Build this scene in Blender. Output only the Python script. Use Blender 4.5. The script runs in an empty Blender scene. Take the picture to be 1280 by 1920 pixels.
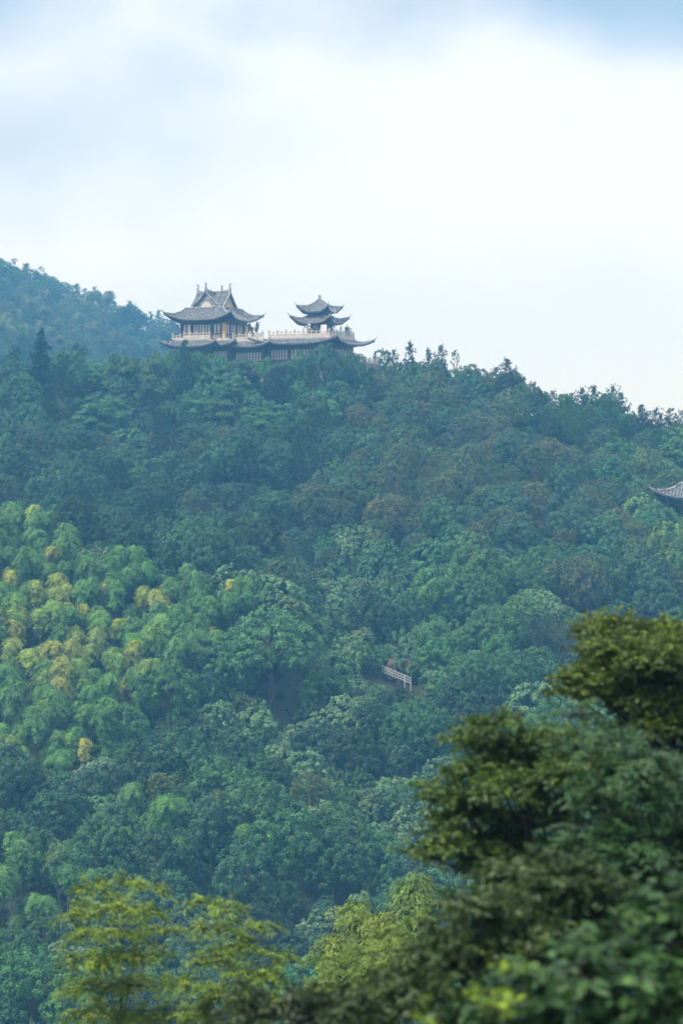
import bpy, math, random
import numpy as np
from mathutils import Vector, Matrix

# ------------------------------------------------------------------ camera
C = bpy.context.scene.collection
SC = bpy.context.scene
F = 1280 * 100.0 / 24.0            # focal length in photo pixels
cam_d = bpy.data.cameras.new('camera')
cam = bpy.data.objects.new('camera', cam_d)
C.objects.link(cam)
cam.location = (0, 0, 0)
cam.rotation_euler = (math.radians(90), 0, 0)
cam_d.sensor_fit = 'HORIZONTAL'
cam_d.sensor_width = 24
cam_d.lens = 100
cam_d.clip_start = 0.5
cam_d.clip_end = 20000
cam_d.dof.use_dof = True
cam_d.dof.focus_distance = 480
cam_d.dof.aperture_fstop = 2.8
SC.camera = cam

# ------------------------------------------------------------------ world
SUN_EL, SUN_ROT = math.radians(52), math.radians(-150)
world = bpy.data.worlds.new('World')
SC.world = world
world.use_nodes = True
wn, wl = world.node_tree.nodes, world.node_tree.links
wn.clear()
w_out = wn.new('ShaderNodeOutputWorld')
bg_sky = wn.new('ShaderNodeBackground')
bg_cloud = wn.new('ShaderNodeBackground')
w_mix = wn.new('ShaderNodeMixShader')
sky = wn.new('ShaderNodeTexSky')
sky.sky_type = 'NISHITA'
sky.sun_disc = False
sky.sun_elevation = SUN_EL
sky.sun_rotation = math.radians(210)
sky.dust_density = 0.6
sky.ozone_density = 2.0
wl.new(sky.outputs[0], bg_sky.inputs[0])
bg_sky.inputs[1].default_value = 0.15
bg_cloud.inputs[0].default_value = (0.86, 0.935, 1.06, 1)
bg_cloud.inputs[1].default_value = 1.16
w_tc = wn.new('ShaderNodeTexCoord')
w_map = wn.new('ShaderNodeMapping')
w_map.inputs['Scale'].default_value = (9.0, 9.0, 13.0)
w_noise = wn.new('ShaderNodeTexNoise')
w_noise.inputs['Scale'].default_value = 1.0
w_noise.inputs['Detail'].default_value = 5.0
w_noise.inputs['Roughness'].default_value = 0.5
wl.new(w_tc.outputs['Generated'], w_map.inputs['Vector'])
wl.new(w_map.outputs[0], w_noise.inputs['Vector'])
def wmath(op, a, b=None, clamp=False):
    n = wn.new('ShaderNodeMath'); n.operation = op; n.use_clamp = clamp
    for i, q in enumerate((a, b)):
        if q is None: continue
        if hasattr(q, 'is_linked'): wl.new(q, n.inputs[i])
        else: n.inputs[i].default_value = q
    return n.outputs[0]
w_wob = wmath('MULTIPLY', wmath('SUBTRACT', w_noise.outputs['Fac'], 0.5), 2.2)
# thinner places in the cloud sheet: (direction, half width, half height, depth)
GAPS = [((-0.118, 0.128), 0.105, 0.038, 0.68), ((0.085, 0.186), 0.125, 0.030, 0.95), ((-0.135, 0.190), 0.055, 0.05, 0.8),
        ((0.04, 0.058), 0.34, 0.040, 0.42), ((0.34, 0.16), 0.12, 0.05, 0.4), ((-0.36, 0.10), 0.14, 0.04, 0.35), ((0.10, 0.36), 0.25, 0.06, 0.4), ((-0.30, 0.40), 0.2, 0.07, 0.45), ((0.5, 0.35), 0.2, 0.08, 0.4)]
w_gap = 0.0
for (gx, gz), gw, gh, gd in GAPS:
    mp = wn.new('ShaderNodeMapping'); mp.vector_type = 'TEXTURE'
    L_ = math.sqrt(1 + gx * gx + gz * gz)
    mp.inputs['Location'].default_value = (gx / L_, 1 / L_, gz / L_)
    mp.inputs['Scale'].default_value = (gw, 0.25, gh)
    wl.new(w_tc.outputs['Generated'], mp.inputs['Vector'])
    ln = wn.new('ShaderNodeVectorMath'); ln.operation = 'LENGTH'
    wl.new(mp.outputs[0], ln.inputs[0])
    mr = wn.new('ShaderNodeMapRange'); mr.interpolation_type = 'SMOOTHSTEP'
    mr.inputs['From Min'].default_value = 1.35; mr.inputs['From Max'].default_value = 0.15
    mr.inputs['To Min'].default_value = 0.0; mr.inputs['To Max'].default_value = gd
    wl.new(wmath('ADD', ln.outputs['Value'], w_wob), mr.inputs['Value'])
    w_gap = wmath('MAXIMUM', w_gap, mr.outputs[0])
w_fac = wmath('SUBTRACT', 0.97, w_gap, True)
wl.new(w_fac, w_mix.inputs[0])
wl.new(bg_sky.outputs[0], w_mix.inputs[1])
wl.new(bg_cloud.outputs[0], w_mix.inputs[2])
wl.new(w_mix.outputs[0], w_out.inputs[0])

# ------------------------------------------------------------------ sun
sun_d = bpy.data.lights.new('sun', 'SUN')
sun_d.energy = 3.9
sun_d.angle = math.radians(12)
sun_d.color = (1.0, 0.96, 0.88)
sun = bpy.data.objects.new('sun', sun_d)
C.objects.link(sun)
_sd = Vector((-0.50, -0.30, 0.0)).normalized() * math.cos(SUN_EL) + Vector((0, 0, math.sin(SUN_EL)))
sun.rotation_euler = _sd.to_track_quat('Z', 'Y').to_euler()
sky.sun_rotation = math.atan2(_sd.x, _sd.y)

SC.view_settings.view_transform = 'Standard'
SC.view_settings.look = 'None'
SC.view_settings.gamma = 1.0
SC.view_settings.exposure = 0.0
SC.render.engine = 'CYCLES'
SC.cycles.use_denoising = True
SC.cycles.max_bounces = 5
SC.cycles.diffuse_bounces = 2
SC.cycles.glossy_bounces = 1
SC.cycles.transmission_bounces = 3
SC.cycles.volume_bounces = 1
SC.cycles.caustics_reflective = False
SC.cycles.caustics_refractive = False

HAZE_COLOR = (0.17, 0.55, 1.0)
HAZE_DENSITY = 0.0005

# ------------------------------------------------------------------ materials
def new_mat(name):
    m = bpy.data.materials.new(name)
    m.use_nodes = True
    nt = m.node_tree
    return m, nt.nodes, nt.links, nt.nodes['Principled BSDF']

def rough_mat(name, col, col2, scale=1.0, rough=0.85, bump=0.3, detail=6, lo=0.35, hi=0.65, metallic=0.0):
    m, n, l, p = new_mat(name)
    tc = n.new('ShaderNodeTexCoord')
    no = n.new('ShaderNodeTexNoise')
    no.inputs['Scale'].default_value = scale
    no.inputs['Detail'].default_value = detail
    mr = n.new('ShaderNodeMapRange')
    mr.inputs['From Min'].default_value = lo
    mr.inputs['From Max'].default_value = hi
    mx = n.new('ShaderNodeMix')
    mx.data_type = 'RGBA'
    mx.inputs[6].default_value = (*col, 1)
    mx.inputs[7].default_value = (*col2, 1)
    l.new(tc.outputs['Object'], no.inputs['Vector'])
    l.new(no.outputs['Fac'], mr.inputs['Value'])
    l.new(mr.outputs[0], mx.inputs[0])
    l.new(mx.outputs[2], p.inputs['Base Color'])
    p.inputs['Roughness'].default_value = rough
    p.inputs['Metallic'].default_value = metallic
    if bump:
        b = n.new('ShaderNodeBump')
        b.inputs['Strength'].default_value = bump
        b.inputs['Distance'].default_value = 0.05
        l.new(no.outputs['Fac'], b.inputs['Height'])
        l.new(b.outputs[0], p.inputs['Normal'])
    return m

def leaf_mat(name, gloss=0.25, rough=0.5, trans=0.25, spread=0.9):
    """colour = object colour, varied leaf by leaf by the mesh's own 'tint' and 'young' attributes"""
    m, n, l, p = new_mat(name)
    oi = n.new('ShaderNodeObjectInfo')
    at = n.new('ShaderNodeAttribute'); at.attribute_name = 'tint'
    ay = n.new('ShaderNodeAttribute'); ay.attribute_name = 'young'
    young_lit = n.new('ShaderNodeMix'); young_lit.data_type = 'RGBA'; young_lit.blend_type = 'MULTIPLY'
    young_lit.inputs[7].default_value = (1.9, 1.75, 0.6, 1)  # yellower, lighter leaves: new growth and painted-in lit tops
    l.new(ay.outputs['Fac'], young_lit.inputs[0])
    l.new(oi.outputs['Color'], young_lit.inputs[6])
    val = n.new('ShaderNodeMapRange')
    val.inputs['To Min'].default_value = 1.0 - 0.5 * spread
    val.inputs['To Max'].default_value = 1.0 + 0.75 * spread
    l.new(at.outputs['Fac'], val.inputs['Value'])
    hue = n.new('ShaderNodeMapRange')
    hue.inputs['To Min'].default_value = 0.515
    hue.inputs['To Max'].default_value = 0.485
    l.new(at.outputs['Fac'], hue.inputs['Value'])
    hsv = n.new('ShaderNodeHueSaturation')
    l.new(hue.outputs[0], hsv.inputs['Hue'])
    l.new(val.outputs[0], hsv.inputs['Value'])
    l.new(young_lit.outputs[2], hsv.inputs['Color'])
    l.new(hsv.outputs[0], p.inputs['Base Color'])
    p.inputs['Roughness'].default_value = rough
    p.inputs['Specular IOR Level'].default_value = gloss
    tr = n.new('ShaderNodeBsdfTranslucent')
    l.new(hsv.outputs[0], tr.inputs['Color'])
    mx = n.new('ShaderNodeMixShader'); mx.inputs[0].default_value = trans
    l.new(p.outputs[0], mx.inputs[1]); l.new(tr.outputs[0], mx.inputs[2])
    l.new(mx.outputs[0], n['Material Output'].inputs['Surface'])
    return m

M = {
    'leaf': leaf_mat('foliage', 0.3, 0.55, 0.15),
    'near_leaf': leaf_mat('near_foliage', 0.4, 0.42, 0.25),
    'glossy_leaf': leaf_mat('glossy_foliage', 0.3, 0.45, 0.2),
    'dark_bark': rough_mat('dark_bark', (0.016, 0.013, 0.010), (0.035, 0.028, 0.022), 8.0),
    'needle': leaf_mat('needles', 0.15, 0.7, 0.1),
    'bark': rough_mat('bark', (0.05, 0.04, 0.03), (0.10, 0.085, 0.07), 3.0),
    'culm': rough_mat('bamboo_culm', (0.09, 0.13, 0.04), (0.15, 0.16, 0.07), 1.5, 0.5, 0.0),
    'ground': rough_mat('forest_floor', (0.018, 0.034, 0.016), (0.036, 0.046, 0.024), 0.15, 0.95, 0.5, 8),
    'tile': rough_mat('grey_roof_tile', (0.042, 0.050, 0.060), (0.13, 0.142, 0.155), 2.2, 0.75, 0.2, 8, 0.40, 0.66),
    'tile_rib': rough_mat('grey_cover_tile', (0.10, 0.112, 0.125), (0.33, 0.34, 0.35), 1.8, 0.7, 0.2, 8, 0.40, 0.66),
    'ridge': rough_mat('roof_ridge_mortar', (0.12, 0.128, 0.14), (0.44, 0.44, 0.44), 1.6, 0.85, 0.3, 8),
    'wood': rough_mat('dark_red_timber', (0.065, 0.028, 0.022), (0.12, 0.050, 0.038), 2.0, 0.6, 0.1),
    'wood_blue': rough_mat('painted_beam', (0.035, 0.024, 0.026), (0.07, 0.045, 0.045), 2.0, 0.6, 0.1),
    'pane': rough_mat('lattice_paper', (0.52, 0.48, 0.47), (0.62, 0.58, 0.56), 4.0, 0.5, 0.0),
    'ochre': rough_mat('ochre_plaster', (0.60, 0.36, 0.13), (0.70, 0.46, 0.20), 1.5, 0.8, 0.1),
    'cream': rough_mat('cream_plaster', (0.56, 0.50, 0.42), (0.68, 0.62, 0.54), 1.5, 0.85, 0.1),
    'white': rough_mat('white_paint', (0.74, 0.75, 0.76), (0.82, 0.82, 0.82), 2.0, 0.5, 0.0),
    'stone': rough_mat('pale_stone', (0.44, 0.39, 0.34), (0.60, 0.54, 0.47), 2.0, 0.8, 0.2),
    'wallstone': rough_mat('grey_stone', (0.20, 0.20, 0.20), (0.38, 0.36, 0.34), 1.4, 0.9, 0.5),
    'steel': rough_mat('galvanised_steel', (0.5, 0.52, 0.54), (0.6, 0.62, 0.63), 3.0, 0.4, 0.0, metallic=0.3),
    'red': rough_mat('red_paint', (0.35, 0.07, 0.05), (0.45, 0.10, 0.07), 3.0, 0.6, 0.0),
    'earth': rough_mat('bare_earth', (0.11, 0.075, 0.05), (0.20, 0.14, 0.10), 0.8, 0.95, 0.8),
    'print': rough_mat('grey_print', (0.42, 0.43, 0.45), (0.6, 0.6, 0.62), 5.0, 0.6, 0.0),
}

# ------------------------------------------------------------------ helpers
class MB:
    """collects shapes and links them as ONE mesh object"""
    def __init__(self):
        self.v = []; self.f = []
    def add(self, vs, fs):
        o = len(self.v)
        self.v.extend([tuple(p) for p in vs])
        self.f.extend([tuple(i + o for i in f) for f in fs])
    def box(self, c, s, rz=0.0, taper=1.0):
        x, y, z = s[0] / 2, s[1] / 2, s[2] / 2
        ca, sa = math.cos(rz), math.sin(rz)
        vs = []
        for dz, k in ((-z, 1.0), (z, taper)):
            for dx, dy in ((-x, -y), (x, -y), (x, y), (-x, y)):
                dx *= k; dy *= k
                vs.append((c[0] + dx * ca - dy * sa, c[1] + dx * sa + dy * ca, c[2] + dz))
        self.add(vs, [(3, 2, 1, 0), (4, 5, 6, 7), (0, 1, 5, 4), (1, 2, 6, 5), (2, 3, 7, 6), (3, 0, 4, 7)])
    def tube(self, pts, rad, sides=6):
        pts = [Vector(p) for p in pts]
        rings = []
        for i, p in enumerate(pts):
            d = (pts[min(i + 1, len(pts) - 1)] - pts[max(i - 1, 0)])
            if d.length < 1e-6: d = Vector((0, 0, 1))
            d.normalize()
            a = Vector((0, 0, 1)) if abs(d.z) < 0.9 else Vector((1, 0, 0))
            b = d.cross(a).normalized(); c = b.cross(d)
            r = rad[i] if isinstance(rad, (list, tuple)) else rad
            rings.append([p + (b * math.cos(2 * math.pi * k / sides) + c * math.sin(2 * math.pi * k / sides)) * r for k in range(sides)])
        vs = [q for r in rings for q in r]
        fs = []
        for i in range(len(pts) - 1):
            for k in range(sides):
                k2 = (k + 1) % sides
                fs.append((i * sides + k, i * sides + k2, (i + 1) * sides + k2, (i + 1) * sides + k))
        fs.append(tuple(range(sides))[::-1])
        fs.append(tuple((len(pts) - 1) * sides + k for k in range(sides)))
        self.add(vs, fs)
    def lathe(self, c, prof, sides=12):
        vs = []; fs = []
        for r, z in prof:
            for k in range(sides):
                a = 2 * math.pi * k / sides
                vs.append((c[0] + r * math.cos(a), c[1] + r * math.sin(a), c[2] + z))
        for i in range(len(prof) - 1):
            for k in range(sides):
                k2 = (k + 1) % sides
                fs.append((i * sides + k, i * sides + k2, (i + 1) * sides + k2, (i + 1) * sides + k))
        fs.append(tuple(range(sides))[::-1])
        fs.append(tuple((len(prof) - 1) * sides + k for k in range(sides)))
        self.add(vs, fs)
    def mesh(self, name, mat, smooth=False):
        me = bpy.data.meshes.new(name)
        me.from_pydata(self.v, [], self.f)
        me.materials.append(mat)
        if smooth:
            me.polygons.foreach_set('use_smooth', [True] * len(me.polygons))
        me.update()
        return me
    def build(self, name, mat, parent=None, smooth=False, **props):
        return link(name, self.mesh(name, mat, smooth), parent, **props)

def link(name, me, parent=None, **props):
    o = bpy.data.objects.new(name, me)
    C.objects.link(o)
    if parent is not None: o.parent = parent
    for k, v in props.items(): o[k] = v
    return o

def thing(name, label, cat, loc=(0, 0, 0), rz=0.0, group=None):
    o = bpy.data.objects.new(name, None)
    C.objects.link(o)
    o.location = loc; o.rotation_euler = (0, 0, rz)
    o['label'] = label; o['category'] = cat
    if group: o['group'] = group
    return o

def dup(o, parent=None):
    c = o.copy(); C.objects.link(c)
    if parent is not None: c.parent = parent
    for ch in list(o.children): dup(ch, c)
    return c

def at(u, v, Y):
    return Vector(((u - 640) / F * Y, Y, (960 - v) / F * Y))

# ------------------------------------------------------------------ terrain
def _i(u, xs, ys): return np.interp(u, xs, ys)
def sstep(a, b, x):
    t = np.clip((x - a) / (b - a), 0, 1); return t * t * (3 - 2 * t)

BACK_V = [480, 486, 513, 551, 588, 626, 690, 765, 870, 960]
def H(x, y):
    x = np.asarray(x, float); y = np.asarray(y, float)
    u = 640 + F * x / np.maximum(y, 60)
    near = _i(y, [-400, -60, -10, 0, 8, 20, 40, 70, 110, 160, 210, 250, 280], [30, 4, -1.5, -1.8, -3.6, -8.0, -14, -21.5, -32, -45, -55, -57.5, -53])
    Yc = _i(u, [-400, 0, 400, 660, 900, 1280, 1700], [545, 560, 600, 600, 565, 540, 530])
    vc = _i(u, [-800, -200, 0, 300, 380, 520, 670, 740, 850, 950, 1050, 1150, 1280, 1500, 2200], [700, 745, 745, 735, 700, 692, 694, 735, 745, 770, 812, 826, 862, 920, 1010])
    zc = (960 - vc) / F * Yc
    t = np.clip((y - 280) / (Yc - 280), 0, 1)
    rise = -53 + (zc + 53) * (t ** 0.93)
    # a spur on the left carries the bamboo grove; behind it a hollow
    lf = 1 - sstep(470, 640, u)
    rise = rise + lf * (9.0 * np.exp(-((y - 400) / 30.0) ** 2) - 3.0 * np.exp(-((y - 452) / 22.0) ** 2))
    # ravine running down to the right
    uc = _i(y, [380, 400, 430, 460, 500], [800, 745, 620, 540, 480])
    rise = rise - 5.0 * np.exp(-((u - uc) / 55.0) ** 2) * np.exp(-((y - 430) / 40.0) ** 2)
    front = np.where(y < 280, near, rise)
    over = np.maximum(y - Yc, 0)
    front = front - 0.20 * over * sstep(0, 25, over)
    vb = _i(u, [-900, -300, 0, 100, 200, 310, 480, 640, 1000, 2000], BACK_V)
    zb = (960 - vb) / F * 1150
    back = zb - np.where(y < 1150, 0.185 * (1150 - y), 0.16 * (y - 1150))
    back = np.where(y < 560, -1e3, back)
    h = np.maximum(front, back)
    h = np.maximum(h, np.where(y > 600, -62.0, -1e3))
    amp = sstep(60, 300, y)
    h = h + amp * (0.9 * np.sin(x * 0.11 + 1.3) * np.sin(y * 0.083 + 0.4) + 0.5 * np.sin(x * 0.23 + y * 0.19))
    return h

def build_ground():
    xs = np.concatenate([np.linspace(-1000, -220, 40)[:-1], np.linspace(-220, 220, 150), np.linspace(220, 1000, 40)[1:]])
    ys = np.concatenate([np.linspace(-400, -5, 20)[:-1], np.linspace(-5, 120, 50)[:-1], np.linspace(120, 700, 200)[:-1], np.linspace(700, 1400, 90)])
    X, Y = np.meshgrid(xs, ys)
    Z = H(X, Y)
    nx, ny = len(xs), len(ys)
    v = np.stack([X, Y, Z], -1).reshape(-1, 3)
    idx = np.arange(nx * ny).reshape(ny, nx)
    f = np.stack([idx[:-1, :-1], idx[:-1, 1:], idx[1:, 1:], idx[1:, :-1]], -1).reshape(-1, 4)
    me = quad_mesh('ground', v, f)
    me.materials.append(M['ground'])
    me.polygons.foreach_set('use_smooth', np.ones(len(f), bool))
    o = link('ground', me)
    o['kind'] = 'structure'

def quad_mesh(name, v, f):
    me = bpy.data.meshes.new(name)
    me.vertices.add(len(v)); me.vertices.foreach_set('co', np.asarray(v, np.float32).ravel())
    nf = len(f)
    me.loops.add(nf * 4); me.loops.foreach_set('vertex_index', np.asarray(f, np.int32).ravel())
    me.polygons.add(nf)
    me.polygons.foreach_set('loop_start', np.arange(nf, dtype=np.int32) * 4)
    me.polygons.foreach_set('loop_total', np.full(nf, 4, np.int32))
    me.update(calc_edges=True)
    return me

build_ground()

def hz(x, y): return float(H(x, y))

# haze: one closed box of air round the whole place
_hz = MB(); _hz.box((0, 500, 28.5), (2100, 1900, 187))
_hm = bpy.data.materials.new('air_haze'); _hm.use_nodes = True
_hn = _hm.node_tree.nodes; _hn.remove(_hn['Principled BSDF'])
_pv = _hn.new('ShaderNodeVolumePrincipled')
_pv.inputs['Color'].default_value = (*HAZE_COLOR, 1)
_pv.inputs['Absorption Color'].default_value = (1, 1, 1, 1)
_pv.inputs['Density'].default_value = HAZE_DENSITY
_pv.inputs['Anisotropy'].default_value = 0.15
_hm.node_tree.links.new(_pv.outputs[0], _hn['Material Output'].inputs['Volume'])
_ho = _hz.build('haze', _hm); _ho['kind'] = 'stuff'

# ------------------------------------------------------------------ temple buildings on the ridge
PHI = math.radians(24)
CP, SP = math.cos(PHI), math.sin(PHI)
O0 = at(401, 632, 580)
def LP(p, y, z=0.0):
    return Vector((O0.x + CP * p + SP * y, O0.y - SP * p + CP * y, O0.z + z))

def roof_fn(rect, z_in, inset, z_out, over, lift, ext, conc=1.5):
    """rect = eave-less plan (x0,x1,y0,y1); inner edge is rect shrunk by inset, eave is rect grown by over"""
    x0, x1, y0, y1 = rect
    cx, cy, hx, hy = (x0 + x1) / 2, (y0 + y1) / 2, (x1 - x0) / 2, (y1 - y0) / 2
    def P(side, s, t):
        hxi, hyi, hxo, hyo = hx - inset, hy - inset, hx + over, hy + over
        a_i, a_o, o_i, o_o = (hxi, hxo, hyi, hyo) if side in (0, 2) else (hyi, hyo, hxi, hxo)
        k = ext * abs(s) ** 5 * t * t
        al = s * (a_i + (a_o - a_i) * t + k)
        ou = o_i + (o_o - o_i) * t + k
        z = z_out + (z_in - z_out) * max(0.0, 1 - t) ** conc + lift * abs(s) ** 3.2 * t * t
        x, y = [(al, -ou), (ou, al), (-al, ou), (-ou, -al)][side]
        return Vector((cx + x, cy + y, z))
    P.A = lambda side, t: ((hx - inset) + (over + inset) * t) if side in (0, 2) else ((hy - inset) + (over + inset) * t)
    return P

def build_roof(root, P, sides=None, ns=28, nt=7, thick=0.16, rib=0.52, name='skirt_roof', hips=(0, 1, 2, 3), tip=0.9, hip_r=0.15):
    sides = sides or {0: (-1, 1), 1: (-1, 1), 2: (-1, 1), 3: (-1, 1)}
    mb = MB(); rb = MB(); eb = MB(); dt = MB()
    for sd, (s0, s1) in sides.items():
        ss = [s0 + (s1 - s0) * i / ns for i in range(ns + 1)]
        top = [[P(sd, s, j / nt) for s in ss] for j in range(nt + 1)]
        W = ns + 1
        vs = [p for r in top for p in r] + [p + Vector((0, 0, -thick)) for r in top for p in r]
        o = W * (nt + 1)
        fs = []
        for j in range(nt):
            for i in range(ns):
                a = j * W + i
                fs.append((a, a + W, a + W + 1, a + 1))
                fs.append((o + a, o + a + 1, o + a + W + 1, o + a + W))
        for i in range(ns):
            a = nt * W + i
            fs.append((a, a + o, a + o + 1, a + 1))
            fs.append((i, i + 1, i + 1 + o, i + o))
        for e in (0, ns):
            for j in range(nt):
                a = j * W + e
                fs.append((a, a + W, a + W + o, a + o))
        mb.add(vs, fs)
        # rows of cover tiles running down the slope
        A1 = P.A(sd, 1.0); A0 = P.A(sd, 0.0)
        n = int(2 * A1 / rib)
        for q in range(n + 1):
            a = -A1 + (2 * A1) * (q + 0.5) / (n + 1)
            t0 = 0.0 if abs(a) <= A0 else min((abs(a) - A0) / max(A1 - A0, 1e-6) + 0.02, 1)
            if t0 > 0.93: continue
            if not (s0 <= a / A1 <= s1): continue
            pts = []
            for k in range(6):
                t = t0 + (1 - t0) * k / 5
                s = max(-1, min(1, a / max(P.A(sd, t), 1e-6)))
                pts.append(P(sd, s, t))
            side_v = (P(sd, min(1, a / A1 + 0.02), 1) - P(sd, a / A1 - 0.02, 1)).normalized()
            vs = []
            for p in pts:
                vs += [p - side_v * 0.13 + Vector((0, 0, -0.01)), p - side_v * 0.07 + Vector((0, 0, 0.11)), p + side_v * 0.07 + Vector((0, 0, 0.11)), p + side_v * 0.13 + Vector((0, 0, -0.01))]
            fs = []
            for k in range(5):
                for c in range(3):
                    fs.append((k * 4 + c, k * 4 + c + 1, k * 4 + 5 + c, k * 4 + 4 + c))
            fs.append((20, 21, 22, 23))
            rb.add(vs, fs)
        # eave fascia with drip tiles
        for i in range(ns):
            a, b = top[nt][i], top[nt][i + 1]
            d = Vector((0, 0, -thick))
            out = ((a - top[nt - 1][i]) * Vector((1, 1, 0))).normalized() * 0.03
            dt.box(((a.x + b.x) / 2 + out.x, (a.y + b.y) / 2 + out.y, (a.z + b.z) / 2 - 0.02), ((b - a).length * 0.62, 0.07, 0.17), math.atan2(b.y - a.y, b.x - a.x))
            eb.add([a + out + d, b + out + d, b + out + d * 2.1, a + out + d * 2.1, a + d, b + d, b + d * 2.1, a + d * 2.1],
                   [(0, 1, 2, 3), (7, 6, 5, 4), (3, 2, 6, 7), (0, 4, 5, 1)])
    rf = mb.build(name, M['tile'], root)
    rb.build('cover_tiles', M['tile_rib'], rf, kind='stuff')
    eb.build('eave_board', M['wood_blue'], rf)
    dt.build('drip_tiles', M['ridge'], rf, kind='stuff')
    for sd in hips:
        if sd not in sides or sides[sd][1] < 1: continue
        pts = [P(sd, 1, j / 10) + Vector((0, 0, 0.12)) for j in range(11)]
        d = (pts[-1] - pts[-2]).normalized()
        h = Vector((d.x, d.y, 0)).normalized()
        pts += [pts[-1] + h * 0.35 * tip + Vector((0, 0, 0.32 * tip)), pts[-1] + h * 0.6 * tip + Vector((0, 0, 0.85 * tip))]
        rad = [hip_r] * 9 + [hip_r * 0.95, hip_r * 0.9, hip_r * 0.6, hip_r * 0.25]
        hb = MB(); hb.tube(pts, rad, 6)
        # the small beasts seated near the tip
        for j in (7, 8):
            q = pts[j]
            hb.box((q.x, q.y, q.z + 0.22), (0.16, 0.16, 0.32), 0.4, 0.5)
        hb.build('hip_ridge', M['ridge'], rf)
    return rf

def window_row(root, axis, fixed, a0, a1, n, z0, z1, out, gap=0.06, mull=0.07):
    """n window leaves between a0 and a1 on a wall; axis 0: wall along x facing -y (out=-1) or +y, axis 1: along y"""
    w = (a1 - a0) / n
    for i in range(n):
        c = a0 + (i + 0.5) * w
        fb, pb = MB(), MB()
        hw = w / 2 - gap / 2
        def bx(mb, ca, cz, sa, sz, dp, off):
            if axis == 0: mb.box((ca, fixed + out * off, cz), (sa, dp, sz))
            else: mb.box((fixed + out * off, ca, cz), (dp, sa, sz))
        zc, hh = (z0 + z1) / 2, (z1 - z0)
        bx(fb, c - hw + mull / 2, zc, mull, hh, 0.10, 0.05)
        bx(fb, c + hw - mull / 2, zc, mull, hh, 0.10, 0.05)
        bx(fb, c, z1 - mull / 2, 2 * hw - 2 * mull, mull, 0.10, 0.05)
        bx(fb, c, z0 + mull * 1.5, 2 * hw - 2 * mull, mull * 3, 0.10, 0.05)
        bx(fb, c, z0 + hh * 0.36, 2 * hw - 2 * mull, 0.05, 0.08, 0.05)
        f = fb.build('window', M['wood'], root)
        bx(pb, c, zc, 2 * hw - 2 * mull, hh - 0.02, 0.03, 0.02)
        pb.build('pane', M['pane'], f)

def column(root, x, y, z0, z1, r=0.17, mat='wood'):
    mb = MB()
    mb.lathe((x, y, 0), [(r * 1.5, z0), (r * 1.5, z0 + 0.12), (r * 1.05, z0 + 0.2), (r, z0 + 0.5), (r * 0.95, z1)], 10)
    mb.build('column', M[mat], root)

def curl(mb, base, d, s=1.0):
    """ridge-end ornament: a post that rises and hooks back"""
    b = Vector(base)
    pts = [b, b + Vector((0, 0, 0.45 * s)) + d * 0.05 * s, b + Vector((0, 0, 0.8 * s)) - d * 0.12 * s]
    for k in range(6):
        a = math.radians(200 - k * 44)
        pts.append(b + Vector((0, 0, 1.05 * s)) + d * (0.1 + 0.24 * math.cos(a)) * s + Vector((0, 0, 0.24 * math.sin(a) * s)))
    mb.tube(pts, [0.22 * s, 0.19 * s, 0.15 * s] + [0.14 * s] * 4 + [0.11 * s, 0.07 * s], 6)

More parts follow.
